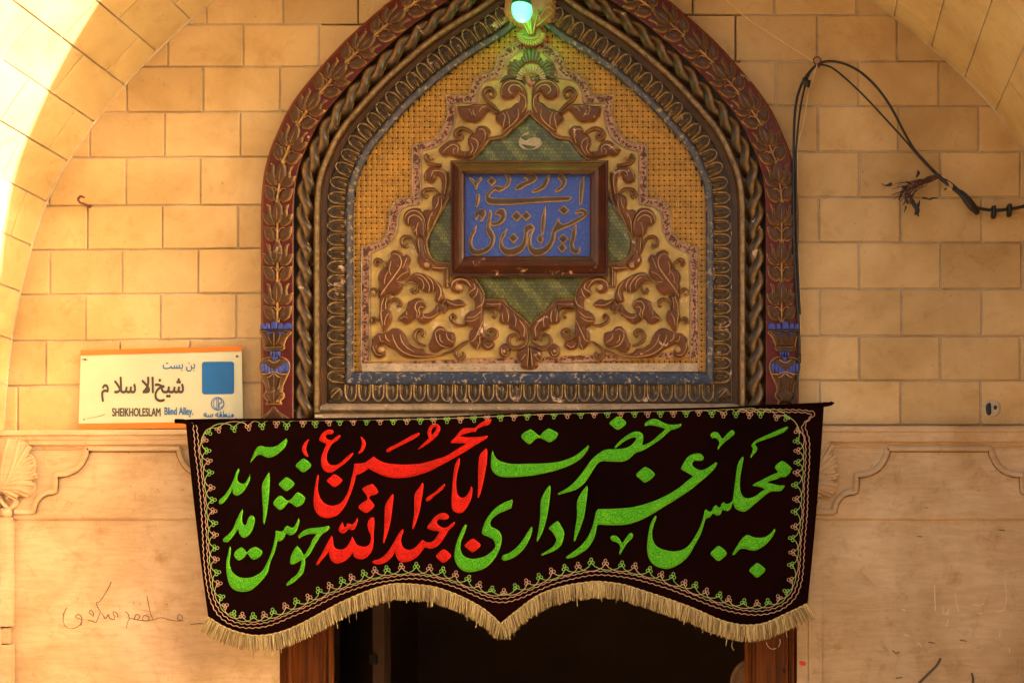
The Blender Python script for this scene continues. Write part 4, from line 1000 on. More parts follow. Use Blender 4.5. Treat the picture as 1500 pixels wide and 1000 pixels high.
PLT = ['235,200* 262,212 285,235 325,195* 325,222 302,248 290,290* 280,285 280,262 262,238', '402,195* 434,228* 402,262* 370,228*',
 '500,182* 530,190 540,225 525,262 490,290 450,303 430,290* 402,312 385,340 410,352 500,356 680,352 800,345 970,342 978,358 950,372 800,380 680,388 550,398 420,400 375,390 358,365 362,330 390,298 430,262 455,265 490,270 514,240 512,205',
 '575,292* 580,268 620,240 668,220 640,205 655,190 700,180 735,198 730,215 700,240 650,262 615,285', '825,182* 820,220 795,270 750,300 700,314* 703,297 750,272 780,240 798,208',
 '905,175* 930,190 948,225 935,265 900,297 865,308* 870,290 905,262 915,235 890,208', '1078,195* 1075,280 1060,397* 1045,390 1045,300 1052,230', '290,330* 312,325 310,370 295,415* 283,410 288,370',
 '285,515* 278,480 290,450 325,432 355,445 355,475 330,520* 320,520 328,490 310,478 298,492', 
 '390,438* 402,470 388,555 412,600 425,640 410,700 370,745 300,770 250,755 235,700 240,640 270,580 290,550* 285,590 262,640 258,690 285,728 340,722 385,690 392,650 368,610 362,570 376,500',
 '425,470 445,440 485,430 505,458 502,500 470,540 420,555 395,545 402,528 432,528 458,508 468,485 450,475', '585,447* 623,485* 585,523* 547,485*', '655,448* 689,482* 655,516* 621,482*',
 '515,575* 500,620 482,660 492,705 530,722 590,708 622,680 640,620 640,570 660,552 690,540* 715,575 668,600 658,680 620,742 560,770 500,765 465,730 460,680 475,620', '562,610* 596,645* 562,682* 528,645*',
 '715,570* 692,640 697,705 740,722 800,700 832,650 845,590 870,540 890,500* 900,530 930,545 985,520 1040,492 1078,470 1050,458 1015,467* 1030,440 1070,430 1108,455* 1090,487 1040,522 980,552 920,577 872,602 862,660 830,722 780,762 730,772 690,757 668,710 673,640',
 '795,410* 797,450 790,550 777,622 764,590 768,500', '757,622 780,650 760,682 735,652', '930,407* 968,440* 930,474* 893,440*', '925,616* 963,650* 925,685* 887,650*', '918,682* 950,715* 918,749* 886,715*',
 '1020,545* 1018,620 1002,690 1020,730 1048,710* 1045,742 1020,762 985,745 973,700 983,630 1000,570']
for s_ in PLT:
    m = MB(); relief(m, catmull(parse(s_, 'P'), 5, True), .052, dome(.006, 2.2), grid=1.3, edge=1.1, skirt=.002); lo_ = m.build('letter', LETTER, plq)
    m = MB(); bb = catmull(parse(s_, 'P'), 4, True); ribbon(m, [(q[0], q[1], 1.25, False) for q in bb], .0025, .0535, M=4, n=1, closed=True); m.build('letter_rim', GILT, lo_)

# ================================================================= DOORWAY
door = thing('door_frame', P(776, 1000, -.085), 'varnished orange wooden door frame standing in the dark doorway below the banner', 'door frame')
def vsweep(m, prof, ya, yb):
    V = []
    for y in (ya, yb):
        for (x, h) in prof: V.append(P(x, y, h))
    K = len(prof); m.add(V, [(j, K + j, K + j + 1, j + 1) for j in range(K-1)])
m = MB(); vsweep(m, [(404, -.4), (404, -.085), (419, -.085), (420, -.074), (423, -.070), (427, -.074), (428, -.083), (431, -.083), (432, -.088), (473, -.088), (474, -.078), (477, -.074), (479, -.084), (482, -.076), (486, -.074), (489, -.084), (489.5, -.11), (489.5, -.30)], 690, 1900); m.build('door_post', WOOD, door, sharp=30)
m = MB(); vsweep(m, [(1091, -.30), (1091, -.11), (1091, -.082), (1093, -.075), (1096, -.075), (1098, -.084), (1100, -.084), (1102, -.076), (1105, -.076), (1107, -.088), (1150, -.088), (1151, -.078), (1154, -.076), (1156, -.086), (1159, -.086), (1160, -.076), (1163, -.074), (1166, -.085), (1176, -.085), (1176, -.4)], 690, 1900); m.build('door_post', WOOD, door, sharp=30)
m = MB(); pxbox(m, 404, 716, 1176, 760, -.35, -.087); m.build('door_head', WOOD, door, smooth=False)
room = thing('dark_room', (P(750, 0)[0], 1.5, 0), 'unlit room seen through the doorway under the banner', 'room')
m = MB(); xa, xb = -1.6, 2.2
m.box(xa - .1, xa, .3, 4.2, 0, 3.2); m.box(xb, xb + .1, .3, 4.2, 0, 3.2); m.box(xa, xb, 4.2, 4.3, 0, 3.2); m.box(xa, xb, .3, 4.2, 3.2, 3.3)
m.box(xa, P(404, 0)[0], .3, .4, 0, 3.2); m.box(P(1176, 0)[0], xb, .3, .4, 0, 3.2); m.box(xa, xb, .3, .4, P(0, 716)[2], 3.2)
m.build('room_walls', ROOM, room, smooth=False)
leafd = thing('door_leaf', P(552, 1000, -.42), 'dark wooden door leaf standing open inside the doorway at the left', 'door')
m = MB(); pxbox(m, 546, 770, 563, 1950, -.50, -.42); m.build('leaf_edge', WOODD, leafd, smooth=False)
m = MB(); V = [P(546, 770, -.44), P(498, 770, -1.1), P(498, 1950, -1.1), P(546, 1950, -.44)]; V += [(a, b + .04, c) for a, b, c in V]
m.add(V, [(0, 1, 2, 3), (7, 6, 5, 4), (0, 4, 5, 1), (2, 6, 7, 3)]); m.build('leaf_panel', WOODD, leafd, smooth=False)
m = MB(); pxbox(m, 541, 958, 551, 972, -.43, -.40); m.build('latch', BLACK, leafd, smooth=False)
tray = thing('round_tray', P(1102, 1010, -.36), 'round tan ribbed tray partly hidden behind the right door post', 'tray')
m = MB(); V = []; F = []; K = 28; rs = [0, .3, .6, .8, .95, 1, .98]; hs = [.02, .018, .02, .012, .022, .01, -.01]
c_ = P(1102, 1000, -.36)
for r, h in zip(rs, hs):
    for k in range(K): V.append((c_[0] + math.cos(2*math.pi*k/K) * r * .088, c_[1] - h, c_[2] + math.sin(2*math.pi*k/K) * r * .1))
F = [(i*K+k, (i+1)*K+k, (i+1)*K+(k+1) % K, i*K+(k+1) % K) for i in range(len(rs)-1) for k in range(K)]
m.add(V, F); m.build('tray_disc', BASKETT, tray)
m = MB()
for q in (.35, .5, .65, .8): tube(m, [(c_[0] + math.cos(t) * q * .088, c_[1] - .022, c_[2] + math.sin(t) * q * .1) for t in np.linspace(0, 6.283, 25)], .0016, 4, 1)
m.build('tray_rib', BASKETT, tray)

# ================================================================= BANNER
ban = thing('embroidered_banner', P(740, 605, .1), 'black velvet mourning banner with green and red embroidered Persian calligraphy, hung across the door', 'banner')
def hb(x, y):
    v = max(0, min(1, (y - 600) / 320))
    return .104 +   .009 * v * math.sin(x * .019 + 1.2) + .0045 * v * math.sin(x * .043 + y * .012) + .002 * math.sin(x * .011 - y * .02)
TOP = np.array([(272, 617), (300, 615.5), (450, 615), (640, 612.5), (810, 605), (1050, 599), (1110, 596), (1207, 592)], float)
BOT = catmull([q + (c,) for q, c in (((305, 904), 0), ((330, 919), 0), ((356, 928), 0), ((380, 931), 0), ((410, 926), 0), ((440, 914), 0), ((470, 898), 0), ((500, 882), 0), ((540, 865), 0), ((572, 856), 0), ((596, 855.5), 0),
    ((632, 859), 0), ((656, 866), 0), ((680, 876), 0), ((704, 889), 0), ((721, 902), 0), ((733, 914), 1), ((759, 893), 0), ((788, 872), 0), ((824, 859), 0), ((860, 853), 0), ((878, 852), 0), ((911, 856), 0), ((941, 865), 0),
    ((979, 877.5), 0), ((1017, 891.5), 0), ((1055, 908), 0), ((1088, 915.5), 0), ((1119, 913), 0), ((1149, 900), 0), ((1183, 884), 0))], 5)
nu, nv = 190, 44; V = []; F = []
bl = np.linspace(0, 1, nu + 1); tx = TOP[0, 0] + (TOP[-1, 0] - TOP[0, 0]) * bl; ty = np.interp(tx, TOP[:, 0], TOP[:, 1])
bx = BOT[0, 0] + (BOT[-1, 0] - BOT[0, 0]) * bl; by = np.interp(bx, BOT[:, 0], BOT[:, 1])
for side, dh in ((0, 0), (1, -.004)):
    for j in range(nv + 1):
        t = j / nv; ed = 4 * t * (1 - t)
        for i in range(nu + 1):
            x = tx[i] + (bx[i] - tx[i]) * t + (3 * ed * (1 - 2 * bl[i]) * (-1) * .6); y = ty[i] + (by[i] - ty[i]) * t
            V.append(P(x, y, hb(x, y) + dh))
K = nu + 1; O_ = K * (nv + 1)
for j in range(nv):
    for i in range(nu):
        a = j * K + i; F.append((a, a + K, a + K + 1, a + 1)); F.append((O_ + a, O_ + a + 1, O_ + a + K + 1, O_ + a + K))
for i in range(nu):
    F.append((i, i + 1, O_ + i + 1, O_ + i)); a = nv * K + i; F.append((a, O_ + a, O_ + a + 1, a + 1))
for j in range(nv):
    a = j * K; F.append((a, O_ + a, O_ + a + K, a + K)); a = j * K + nu; F.append((a, a + K, O_ + a + K, O_ + a))
mk('cloth', V, F, VELVET, ban)
m = MB(); ptube(m, [(258, 616.5), (268, 616.5), (300, 615), (450, 614), (640, 611.5), (810, 604), (1050, 598), (1110, 595), (1207, 591), (1216, 591)], .104, 1.9, 8); m.build('hem_cord', VELVET, ban)
m = MB(); ptube(m, [(257, 616.5, .104), (272, 617.5, .106), (282, 624, .107)], .1, 3.3, 6); m.build('corner_knot', VELVET, ban); m = MB(); ptube(m, [(1200, 594, .106), (1213, 592, .104), (1219, 590, .10)], .1, 2.8, 6)
ptube(m, [(1206, 590), (1222, 590)], .1, 1.4); m.build('corner_knot', VELVET, ban)
GT = {'g': TGREEN, 'r': TRED}
def dia(tile, cx, cy, rx, ry): return tile, [(cx, cy - ry), (cx + rx * .62, cy - ry * .58), (cx + rx, cy - ry * .02), (cx + rx * .55, cy + ry * .6), (cx - rx * .05, cy + ry), (cx - rx * .62, cy + ry * .52), (cx - rx, cy), (cx - rx * .5, cy - ry * .62)]
LET = [
 ('g', 'A 582,488* 600,440 625,385 655,364 700,372 740,372 780,362 815,335 848,308* 853,330 838,370 805,405 765,435 720,450 690,442 660,428 630,436 605,462'),
 ('g', 'A 497,527* 503,545 490,580 490,615 510,637 540,638 560,615 578,573* 582,595 575,625 555,665 525,705 490,725 465,720 455,705 453,680 440,705 415,745 385,780 365,790 353,778 360,755 390,730 420,690 440,655 465,600 480,555'),
 ('g', 'A 722,558* 726,600 722,700 712,800 700,880 687,937* 677,915 678,850 672,760 668,680 672,640 690,605 708,575'),
 ('g', 'T1 300,300* 305,330 298,380 300,430 325,460 343,440 355,400 375,370 405,368 422,395 418,440 400,500 370,550 325,578 295,572 270,540 258,500 225,545 190,590 155,620 125,622 112,605 125,580 165,545 205,500 235,430 265,365 290,315'),
 ('g', 'T1 850,388* 856,420 845,470 825,520 790,550 755,553 728,540 705,585 665,615 643,610 632,660 610,735 575,815 B 510,390 470,445 425,490 380,522 320,530 265,515 230,475 212,410 207,350 210,300 222,250 230,203 240,205 241,240 232,300 234,340 250,383 285,415 330,430 390,426 440,403 475,373 505,320 535,250 555,180 567,120 568,85* T1 640,512 665,520 700,512 715,480 740,465 765,478 800,480 825,440'),
 ('g', 'T1 1145,463* 1150,490 1120,520 1080,545 1040,600 1000,665 965,730 925,775 912,790 913,830 905,880 890,930 B 735,432 700,462 660,484 648,482* 652,468 690,430 728,400 750,350 758,300 T1 862,805 820,830 785,842 768,825 770,780 785,735 810,690 835,660* 860,685 880,715 900,748 925,720 960,660 985,600 1020,547 980,543 930,550 880,572 857,588* 845,570 860,545 900,510 960,490 1030,482 1090,475'),
 ('r', 'T2 248,200 255,215 240,235 200,240 180,258 190,280 220,295 250,290 280,265 312,245* 325,252 318,272 290,300 255,322 230,352 205,395 192,440 192,490 215,528 250,540 295,533 340,503 390,455 442,418* 452,428 420,470 370,520 310,565 260,600 215,613 175,600 145,560 135,510 140,455 160,400 180,350 185,330 150,318 118,300* 125,265 150,225 185,200 220,193'),
 ('r', 'T2 520,260* 545,275 568,310 570,345 555,385 530,415 505,427* 500,418 520,385 531,345 533,305'),
 ('r', 'A 1015,315* 1002,345 992,380 998,415 1012,443* 990,440 970,415 962,385 975,350 995,325'),
 ('r', 'T2 1090,222* 1098,235 1080,260 1020,295 940,335 860,375 795,410 773,408 775,390 800,368 870,335 950,290 1030,245'),
 ('r', 'T4 445,75* 425,120 380,133 330,155 315,182* 290,180 240,192 190,212 240,222 300,222 370,215 415,210* 400,235 350,265 290,300 220,345 150,385 80,425 0,468 T2 1200,595 1100,630 1000,655 870,665 770,650 680,615 598,572* 560,600 510,625 478,640 465,690 445,760 415,840 380,920 T3 309,285 270,325 220,347 170,353 110,335 70,285 57,225 60,150 68,80 T2 85,700 95,650 105,630* 113,650 106,720 107,790 127,860 167,908 230,933 300,923 350,883 385,828 410,760 430,680 450,600 460,525* 510,522 560,515 600,490 652,453* 690,485 760,515 860,530 980,533 1100,525 1200,500 T4 0,400 50,385 110,355 170,315 238,276* 200,270 118,270* 115,255 160,210 185,175 220,150 270,148 310,145 350,110 400,85'),
 ('r', 'T3 757,140* 767,155 757,250 742,370 715,480 682,578* 672,560 680,500 686,400 688,300 694,240 720,190'),
 ('r', 'T3 1022,40* 1032,60 1022,150 1002,270 975,370 942,452* 932,440 940,380 950,290 950,190 960,130 990,90'),
 ('r', 'T3 1218,48* 1224,65 1200,100 1150,140 1090,190 1065,205 1053,190 1070,165 1130,125 1180,80'),
 ('r', 'T3 217,508* 229,540 233,590 255,623 300,633 345,613 380,563 400,515* 417,550 442,588 490,606 528,603 558,575 565,510 545,460 535,410 548,370 565,350 592,348* 597,400 590,500 588,570 575,640 540,690 490,717 440,712 415,692 403,665 375,700 330,735 270,755 225,740 200,700 190,655 165,685 130,725 95,770* 80,763 100,720 130,670 160,610 190,555'),
 ('r', 'T3 312,385* 320,402 325,425 345,430 352,402 372,403 400,408 425,385 445,350* 450,370 440,410 420,450 390,460 368,452 340,480 310,488 283,470 282,440 295,415'),
 ('r', 'T3 850,450* 854,475 837,520 834,570 852,613 890,633 930,630 975,598 1005,563 1026,543* 1050,562 1090,568 1128,548 1152,510 1172,475 1120,465 1068,448* 1068,425 1095,390 1130,345 1175,315 1220,308 1255,330 1252,355 1220,368 1172,364 1150,385 1162,413 1205,438 1250,430 1285,400 1312,385* 1302,415 1257,460 1227,510 1187,570 1142,610 1090,625 1045,614 1020,642 980,692 920,732 850,745 810,727 785,682 778,655 755,692 710,737 660,760 610,762 578,745 590,730 640,715 700,670 750,600 790,530 820,480'),
 ('r', 'T4 400,312* 410,330 407,420 387,540 357,670 338,715* 332,700 335,610 335,480 345,380 370,340'),
 ('r', 'T4 185,390* 187,430 167,510 157,600 167,680 197,713 235,703 260,668 278,622* 289,640 282,710 252,780 212,830 170,838 130,815 120,760 125,620 140,480 165,410'),
 ('g', 'T4 455,333* 468,370 495,405 540,425 620,440 740,438 880,435 1000,420 1100,385 1170,340 1228,290* 1236,300 1212,350 1152,410 1060,460 940,500 800,530 650,545 540,545 480,525 445,480 440,420 445,360'),
 ('g', 'T5 603,207* 606,235 592,292* 530,320 470,345 412,390 388,435 398,473 440,493 482,528 500,580 492,650 462,730 402,820 320,885 220,912 150,912 90,880 50,820 38,750 50,660 85,560 130,470 148,452* 156,470 131,550 102,620 97,690 117,745 160,776 230,786 320,768 380,733 430,683 438,650 418,602 370,572 320,550 308,525 325,455 370,370 440,290 520,240'),
 ('g', 'T5 793,468* 799,500 777,580 722,680 652,750 582,790 525,805 502,785 515,750 570,730 640,680 700,610 750,530'),
 ('g', 'T5 968,70* 977,100 967,220 947,350 907,500 852,615* 842,605 860,500 875,380 880,230 905,160 940,100'),
 ('g', 'T5 1040,418* 1057,427 1082,470 1107,520 1107,570 1082,650 1022,705 950,735 895,755* 888,740 940,710 1000,665 1033,610 1023,570 990,520 960,490 985,460 1015,435'),
 ('g', 'T5 1333,72* 1340,110 1327,230 1302,380 1262,500 1215,615* 1205,605 1215,500 1235,380 1235,240 1260,170 1300,110'),
 ('g', 'T6 1045,113* 1037,135 1000,155 960,165 930,190 880,235 800,290 730,330 670,352 640,380 600,410 550,422 470,420 400,418 360,440 320,500 275,570 230,620 170,655 100,675 45,690* 40,680 100,645 160,600 210,545 260,480 310,410 350,370 400,335 440,322 500,319 570,314 620,298 655,270 675,238 668,224 630,230 580,257 535,292 512,312* 497,308* 530,268 580,223 640,185 690,176 727,195 735,230 724,288* 760,278 810,250 860,205 910,158 870,140 820,128 780,125 748,133* 750,108 790,80 840,75 890,100 940,118 1000,120'),
 ('g', 'T6 1325,425* 1335,440 1312,480 1252,540 1192,590 1132,640 1060,690 970,747 880,802 800,852 700,902 600,932 480,937 370,934 355,965 T7 65,520 40,575 0,628 T5 1280,727 1210,767 1145,785* 1128,770 1180,730 1260,670 1330,590 1380,490 1405,400 1420,330 T6 368,806* 450,805 560,800 650,790 750,765 850,730 950,680 1030,630 1090,580 1140,540* 1100,515 1050,488* 1045,470 1070,420 1100,380 1150,357 1200,358 1225,385 1220,408 1190,415 1150,414 1132,437 1152,470 1205,490 1260,470'),
 ('g', 'T7 190,540 200,525 230,522 260,545 285,580 310,550 340,510 360,500 375,518 365,545 320,590 290,640 268,678* 262,665 270,620 260,590 235,574 205,565'),
 ('g', 'T7 555,360* 564,375 541,440 529,500 537,560 567,610 630,638 710,650 790,630 843,583 893,503 928,430 946,370 955,325 968,308* 985,322 1010,325 1030,290 1052,273* 1065,290 1085,290 1095,262 1112,248* 1130,265 1160,258 1183,236 T8 432,740 446,640 456,560 470,470 500,410 520,388* 528,400 517,470 497,580 492,680 502,740 532,785 580,795 650,770 700,730 740,710* 700,690 615,672* 640,650 720,610 800,570 863,545* 860,530 835,500 840,480 870,450 905,432 950,455 1000,505* 980,545 940,585 890,590 850,610 800,625 760,642 800,652 870,668 932,670* 920,695 885,725 800,730 740,765 680,815 620,867 550,920 500,920 450,897 430,855 415,850 405,890 380,918 340,915 320,910 300,955 260,960 230,945 200,980 T7 965,388 945,450 920,520 880,590 830,680 770,740 700,780 640,792 560,770 510,720 490,650 492,560 510,450 532,395'),
 ('g', 'T8 208,190 210,165 240,148 275,155 300,185 322,215 360,175 400,138 425,132 440,155 430,180 380,220 330,260 278,320* 275,305 290,260 275,220 240,207 225,212'),
 ('g', 'T8 955,95* 962,110 920,152 840,187 740,222 670,247 642,272 660,300 657,330 627,370 598,402* 595,385 613,345 618,310 606,290 610,270 650,230 720,195 820,150 900,115'),
 ('g', 'E 868,718* 872,730 850,772 810,812 760,837 710,827 680,830 650,860* 640,855 660,820 690,775 720,752 760,765 810,765 845,745'),
 ('g', dia('A', 973, 507, 57, 50)), ('g', dia('A', 849, 643, 57, 50)), ('g', 'A 807,728 840,755 862,764 890,745 925,705 960,718 984,745 970,785 925,810 885,785 860,780 830,815 800,832 770,810 752,782 775,745'),
 ('g', 'T1 290,673* 320,695 345,722 375,690 425,668* 470,690 494,722 470,765 415,793 380,775 348,735 320,770 270,802 240,785 220,750 240,705'),
 ('r', dia('T2', 267, 690, 75, 62)), ('r', 'T2 635,722* 665,750 692,797 665,825 625,835 604,862 640,905 655,938 625,975 580,1004 540,990 502,955 520,920 580,880 588,860 575,825 538,775 570,745'),
 ('r', dia('T3', 1210, 690, 67, 60)), ('g', 'T4 762,158* 795,180 835,210 865,180 910,150* 955,172 985,195 960,240 915,263 885,250 840,230 800,240 755,278 715,255 686,215 715,180'),
 ('r', dia('T5', 215, 655, 78, 66)), ('g', dia('T6', 528, 108, 68, 54)), ('g', dia('T6', 752, 527, 76, 63)), ('g', dia('T7', 1070, 667, 66, 61)), ('g', dia('E', 775, 943, 43, 39)),
]
LH = .0035
for c, sh in LET:
    if isinstance(sh, tuple):
        ox, oy, sc = TILES[sh[0]]; pts = [(ox + x / sc, oy + y / sc, False) for x, y in sh[1]]
    else: pts = parse(sh)
    m = MB(); relief(m, catmull(pts, 4, True), 0, dome(.0055, 4.2), grid=1.9, hfun=hb, edge=.8, skirt=.003)
    m.build('embroidered_letter', GT[c], ban)
m = MB(); ribbon(m, parse('1085,383,8 1140,340,24 1200,290,38 1255,235,42 1280,180,38 1258,150,30 1215,165,32 1193,215,36 1203,265,34 1215,285,20', 'T2'), .005, 0, hfun=hb, M=6); m.build('embroidered_letter', TRED, ban)
# border: clovers, vines, zigzag lines
CL = [(306, 633), (300, 644), (304, 660), (306, 675), (308, 692), (310, 714), (312, 732), (313, 748), (314, 766), (315, 783), (315.6, 802), (316.4, 819), (318.4, 838), (320.6, 854), (324.6, 874), (330, 887), (342, 898), (355, 901), (371, 901.6), (387, 900),
      (400, 895), (418, 887), (434, 880), (452, 874), (467, 864), (483, 857), (501, 849.6), (515, 845), (533, 839), (549, 834.7), (566.7, 833), (588, 829), (610, 828), (629.6, 831), (648.8, 834.7), (667.5, 840.5), (686, 846.7), (702, 856),
      (720.8, 862.8), (738, 866.4), (755.6, 859), (772, 852), (790, 844), (808.4, 836), (827.6, 831), (846.8, 828), (866, 822), (887, 823.6), (911, 826), (930, 828.6), (951.5, 834), (968.7, 841), (985.7, 843), (1002.7, 853), (1018.6, 856.5),
      (1034.6, 865.6), (1054, 871), (1067.5, 877), (1089.6, 881), (1109, 883), (1125, 881), (1141, 875), (1151.6, 866), (1158, 849), (1158.7, 827), (1160.5, 808.6), (1160, 788), (1163.8, 771), (1164, 749), (1166, 730.7), (1164.6, 710),
      (1166.8, 692), (1168, 677), (1168, 660), (1167, 645.6), (1168, 630.8), (1152, 612), (1137.6, 611), (1114, 607), (1098, 607.8), (1078, 606.5), (1060, 607), (1043, 606), (1023.7, 604), (1005, 605.6), (986.4, 605.6), (967.5, 606), (948.6, 606), (929.7, 606), (909.5, 606)]
x = 890
while x > 490: CL.append((x, np.interp(x, TOP[:, 0], TOP[:, 1]) + 3.2)); x -= 19.6
CL += [(482, 618.5), (462, 621), (444, 620), (420, 624), (405, 621), (384, 624), (364, 625.6), (343, 627.6), (320, 629)]
CA = np.array(CL, float); NC = len(CL)
def clover_mesh(mat, nm):
    m = MB()
    for a in (90, 215, 325):
        a = math.radians(a); cx, cy = math.cos(a) * 2.9, math.sin(a) * 2.9
        m2 = [((cx + math.cos(t) * 2.15) * S, -.0008, (cy + math.sin(t) * 2.15) * S) for t in np.linspace(0, 2 * math.pi, 10)]
        tube(m, m2, .45 * S, 4, 1)
    me = bpy.data.meshes.new(nm); me.from_pydata(m.V, [], m.F); me.materials.append(mat); me.polygons.foreach_set('use_smooth', [True] * len(me.polygons)); return me
cm = [clover_mesh(THG, 'green_clover'), clover_mesh(THP, 'peach_clover')]
Cs = CA.copy(); Cs = (np.roll(CA, 1, 0) + CA * 2 + np.roll(CA, -1, 0)) / 4
Tn = np.roll(Cs, -1, 0) - np.roll(Cs, 1, 0); Tn /= np.hypot(*Tn.T)[:, None]
Nc = np.c_[-Tn[:, 1], Tn[:, 0]]                       # outward?
cen = np.array([740, 740.]); 
for i in range(NC):
    if i == 0: Nc[0] = (-.7, -.7)
# path runs down the left side: outward normal there must be -x
if Nc[6, 0] > 0: Nc = -Nc
for i, (x, y) in enumerate(CL):
    n_ = Nc[i]; inw = -n_
    rot = math.atan2(inw[0], -inw[1]) + random.uniform(-.15, .15)
    inst('clover', cm[i % 2], P(x, y, hb(x, y) + .0015), (0, rot, 0), ban)
for par, mat, nm in ((0, THG, 'green_vine'), (1, THP, 'peach_vine')):
    m = MB(); ids = list(range(par, NC, 2)); 
    for k in range(len(ids)):
        a = ids[k]; b = ids[(k + 1) % len(ids)]; p, q = CA[a], CA[b]; mid2 = CA[(a + 1) % NC]
        if np.hypot(*(p - q)) > 70: continue
        n_ = Nc[(a + 1) % NC]; c_ = (p + q) / 2
        topy = 600 < c_[1] < 640 and 480 < c_[0] < 1045
        dep = 9.5 if not topy else 4.5
        pts = []
        for t in np.linspace(0, 1, 9):
            o = (math.sin(math.pi * t) ** .55) * dep * .95; w = p + (q - p) * t; w = w + n_ * (o + 1.2)
            w = np.array([w[0], w[1]]); hh = hb(*w) + .0012
            lim = np.interp(w[0], TOP[:, 0], TOP[:, 1]) + .8
            if w[1] < lim: w[1] = lim
            pts.append(P(w[0], w[1], hh))
        tube(m, pts, .52 * S, 4, 1)
    m.build(nm, mat, ban)
i_s, i_e = 1, 76
for off, mat in ((12.5, THP), (18, THP)):
    path = (Cs + Nc * off)[i_s:i_e]
    if off > 0:
        path = np.r_[[(CA[1] + np.array((-off * .98, -22 + (12.5 - off) * .6)))], path, [(1168 + off + 6, 606 - (off - 12) * .5)], [(1130, 603.5 - (off - 12) * .7)], [(1080, 603.0 - (off - 12) * .4)]]
    C = catmull([tuple(q) + (False,) for q in path], 6); C, s_ = resample(C, 1.6)
    T = np.gradient(C, axis=0); T /= np.hypot(*T.T)[:, None] + 1e-9
    Z = C + np.c_[-T[:, 1], T[:, 0]] * (np.abs((s_ / 9.5) % 1 - .5) * 4 - 1)[:, None] * .95
    m = MB(); tube(m, [P(a, max(b, np.interp(a, TOP[:, 0], TOP[:, 1]) + 1), hb(a, b) + .0012) for a, b in Z], .5 * S, 4, 1); m.build('zigzag_line', mat, ban)
# fringe
m = MB(); Bc, bs = resample(BOT, 2.0)
T = np.gradient(Bc, axis=0); T /= np.hypot(*T.T)[:, None]; Nn = np.c_[-T[:, 1], T[:, 0]]
rf = random.Random(3)
def strand(x, y, dx, dy, ln, h, w, col):
    V = []; A = []; b1 = rf.uniform(-1.3, 1.3)
    for k in range(4):
        t = k / 3; bx_ = b1 * math.sin(t * 2.4); px_, py_ = x + dx * ln * t + bx_, y + dy * ln * t
        hh = h + .003 * math.sin(t * 3) * (1 + b1 * .5)
        for o, dh in ((-1, 0), (0, .0016), (1, 0)): p = P(px_ + o * w * (1 - .25 * t), py_, hh); V.append((p[0], p[1] - dh, p[2])); A.append(col * (1 - .0 * t) + .001)
    F = [(k*3+j, (k+1)*3+j, (k+1)*3+j+1, k*3+j+1) for k in range(3) for j in range(2)]
    m.add(V, F, A)
L_ = bs[-1]; nst = 1500
clump = [rf.uniform(-.07, .07) for _ in range(200)]
for layer in range(2):
    for k in range(nst):
        s0 = L_ * (k + rf.random()) / nst; x = np.interp(s0, bs, Bc[:, 0]); y = np.interp(s0, bs, Bc[:, 1])
        nx = np.interp(s0, bs, Nn[:, 0]); ny = np.interp(s0, bs, Nn[:, 1])
        if ny < 0: nx, ny = -nx, -ny
        e = max(0, 1 - s0 / 60) ; e2 = max(0, 1 - (L_ - s0) / 50)
        dx = nx * .30 - .35 * e + .5 * e2 + clump[int(s0 / 6) % 200] + rf.uniform(-.11, .11); dy = 1 - .15 * (e + e2)
        l = math.hypot(dx, dy); ln = rf.uniform(20, 25.5) + 10 * clump[int(s0 / 9) % 200]
        if rf.random() < .012: ln += rf.uniform(4, 12)
        strand(x, y - 1, dx / l, dy / l, ln, hb(x, y) - .003 + .004 * layer + rf.uniform(0, .002), rf.uniform(.36, .6), rf.random() ** 1.2)
m.build('fringe', FRINGE, ban, kind='stuff')
m = MB(); hx = [P(a, b - .5 + .4 * math.sin(i * 1.3), hb(a, b) + .003) for i, (a, b) in enumerate(Bc[::1])]; tube(m, hx, 1.1 * S, 6, 1); m.A = [.5 + .3 * math.sin(i * .3) for i in range(len(m.V))]; m.build('fringe_heading', FRINGE, ban)
# loose threads
m = MB()
for pts in (['1073,940', '1072,946', '1075,952'], ['1122,940', '1126,947', '1131,950', '1137,949'], ['1142,935', '1143,941', '1140,947'], ['412,948', '412,956'], ['403,950', '400,958', '397,961']):
    ptube(m, [tuple(float(v) for v in p.split(',')) for p in pts], .11, .35, 4)
m.A = [.7] * len(m.V); m.build('loose_thread', FRINGE, ban)

# ================================================================= STREET SIGN
sign = thing('alley_sign', P(236, 628, .015), 'cream alley name sign with orange edges and a blue square above the left cornice', 'sign')
C4 = [(118.5, 513.5), (354, 507), (356, 625.5), (115, 628.5)]
def sg(u, v): 
    a, b, c, d = [np.array(q) for q in C4]; p = (a * (1-u) + b * u) * (1-v) + (d * (1-u) + c * u) * v; return p
def slab(m, u0, v0, u1, v1, ha, hc):
    q = [sg(u0, v0), sg(u1, v0), sg(u1, v1), sg(u0, v1)]; V = [P(*a, hc) for a in q] + [P(*a, ha) for a in q]
    m.add(V, [(0, 3, 2, 1), (0, 1, 5, 4), (1, 2, 6, 5), (2, 3, 7, 6), (3, 0, 4, 7), (4, 5, 6, 7)])
m = MB(); slab(m, 0, 0, 1, 1, .012, .018); m.build('sign_plate', SIGNC, sign, smooth=False)
m = MB(); slab(m, -.002, -.004, 1.002, .058, .011, .0205); m.build('orange_edge', SIGNO, sign, smooth=False)
m = MB(); slab(m, -.002, .928, 1.002, 1.004, .011, .0205); m.build('orange_edge', SIGNO, sign, smooth=False)
def flat(m, B, h=.0188, th=.0004): relief(m, B, h, lambda d: d * 0, grid=6, skirt=th)
rr_ = []
for cx, cy, a0 in ((339, 533.2, -90), (339, 573, 0), (299.8, 573.4, 90), (299.8, 533.6, 180)):
    for k in range(6): a = math.radians(a0 + 18 * k); rr_.append((cx + 4 * math.cos(a), cy + 4 * math.sin(a)))
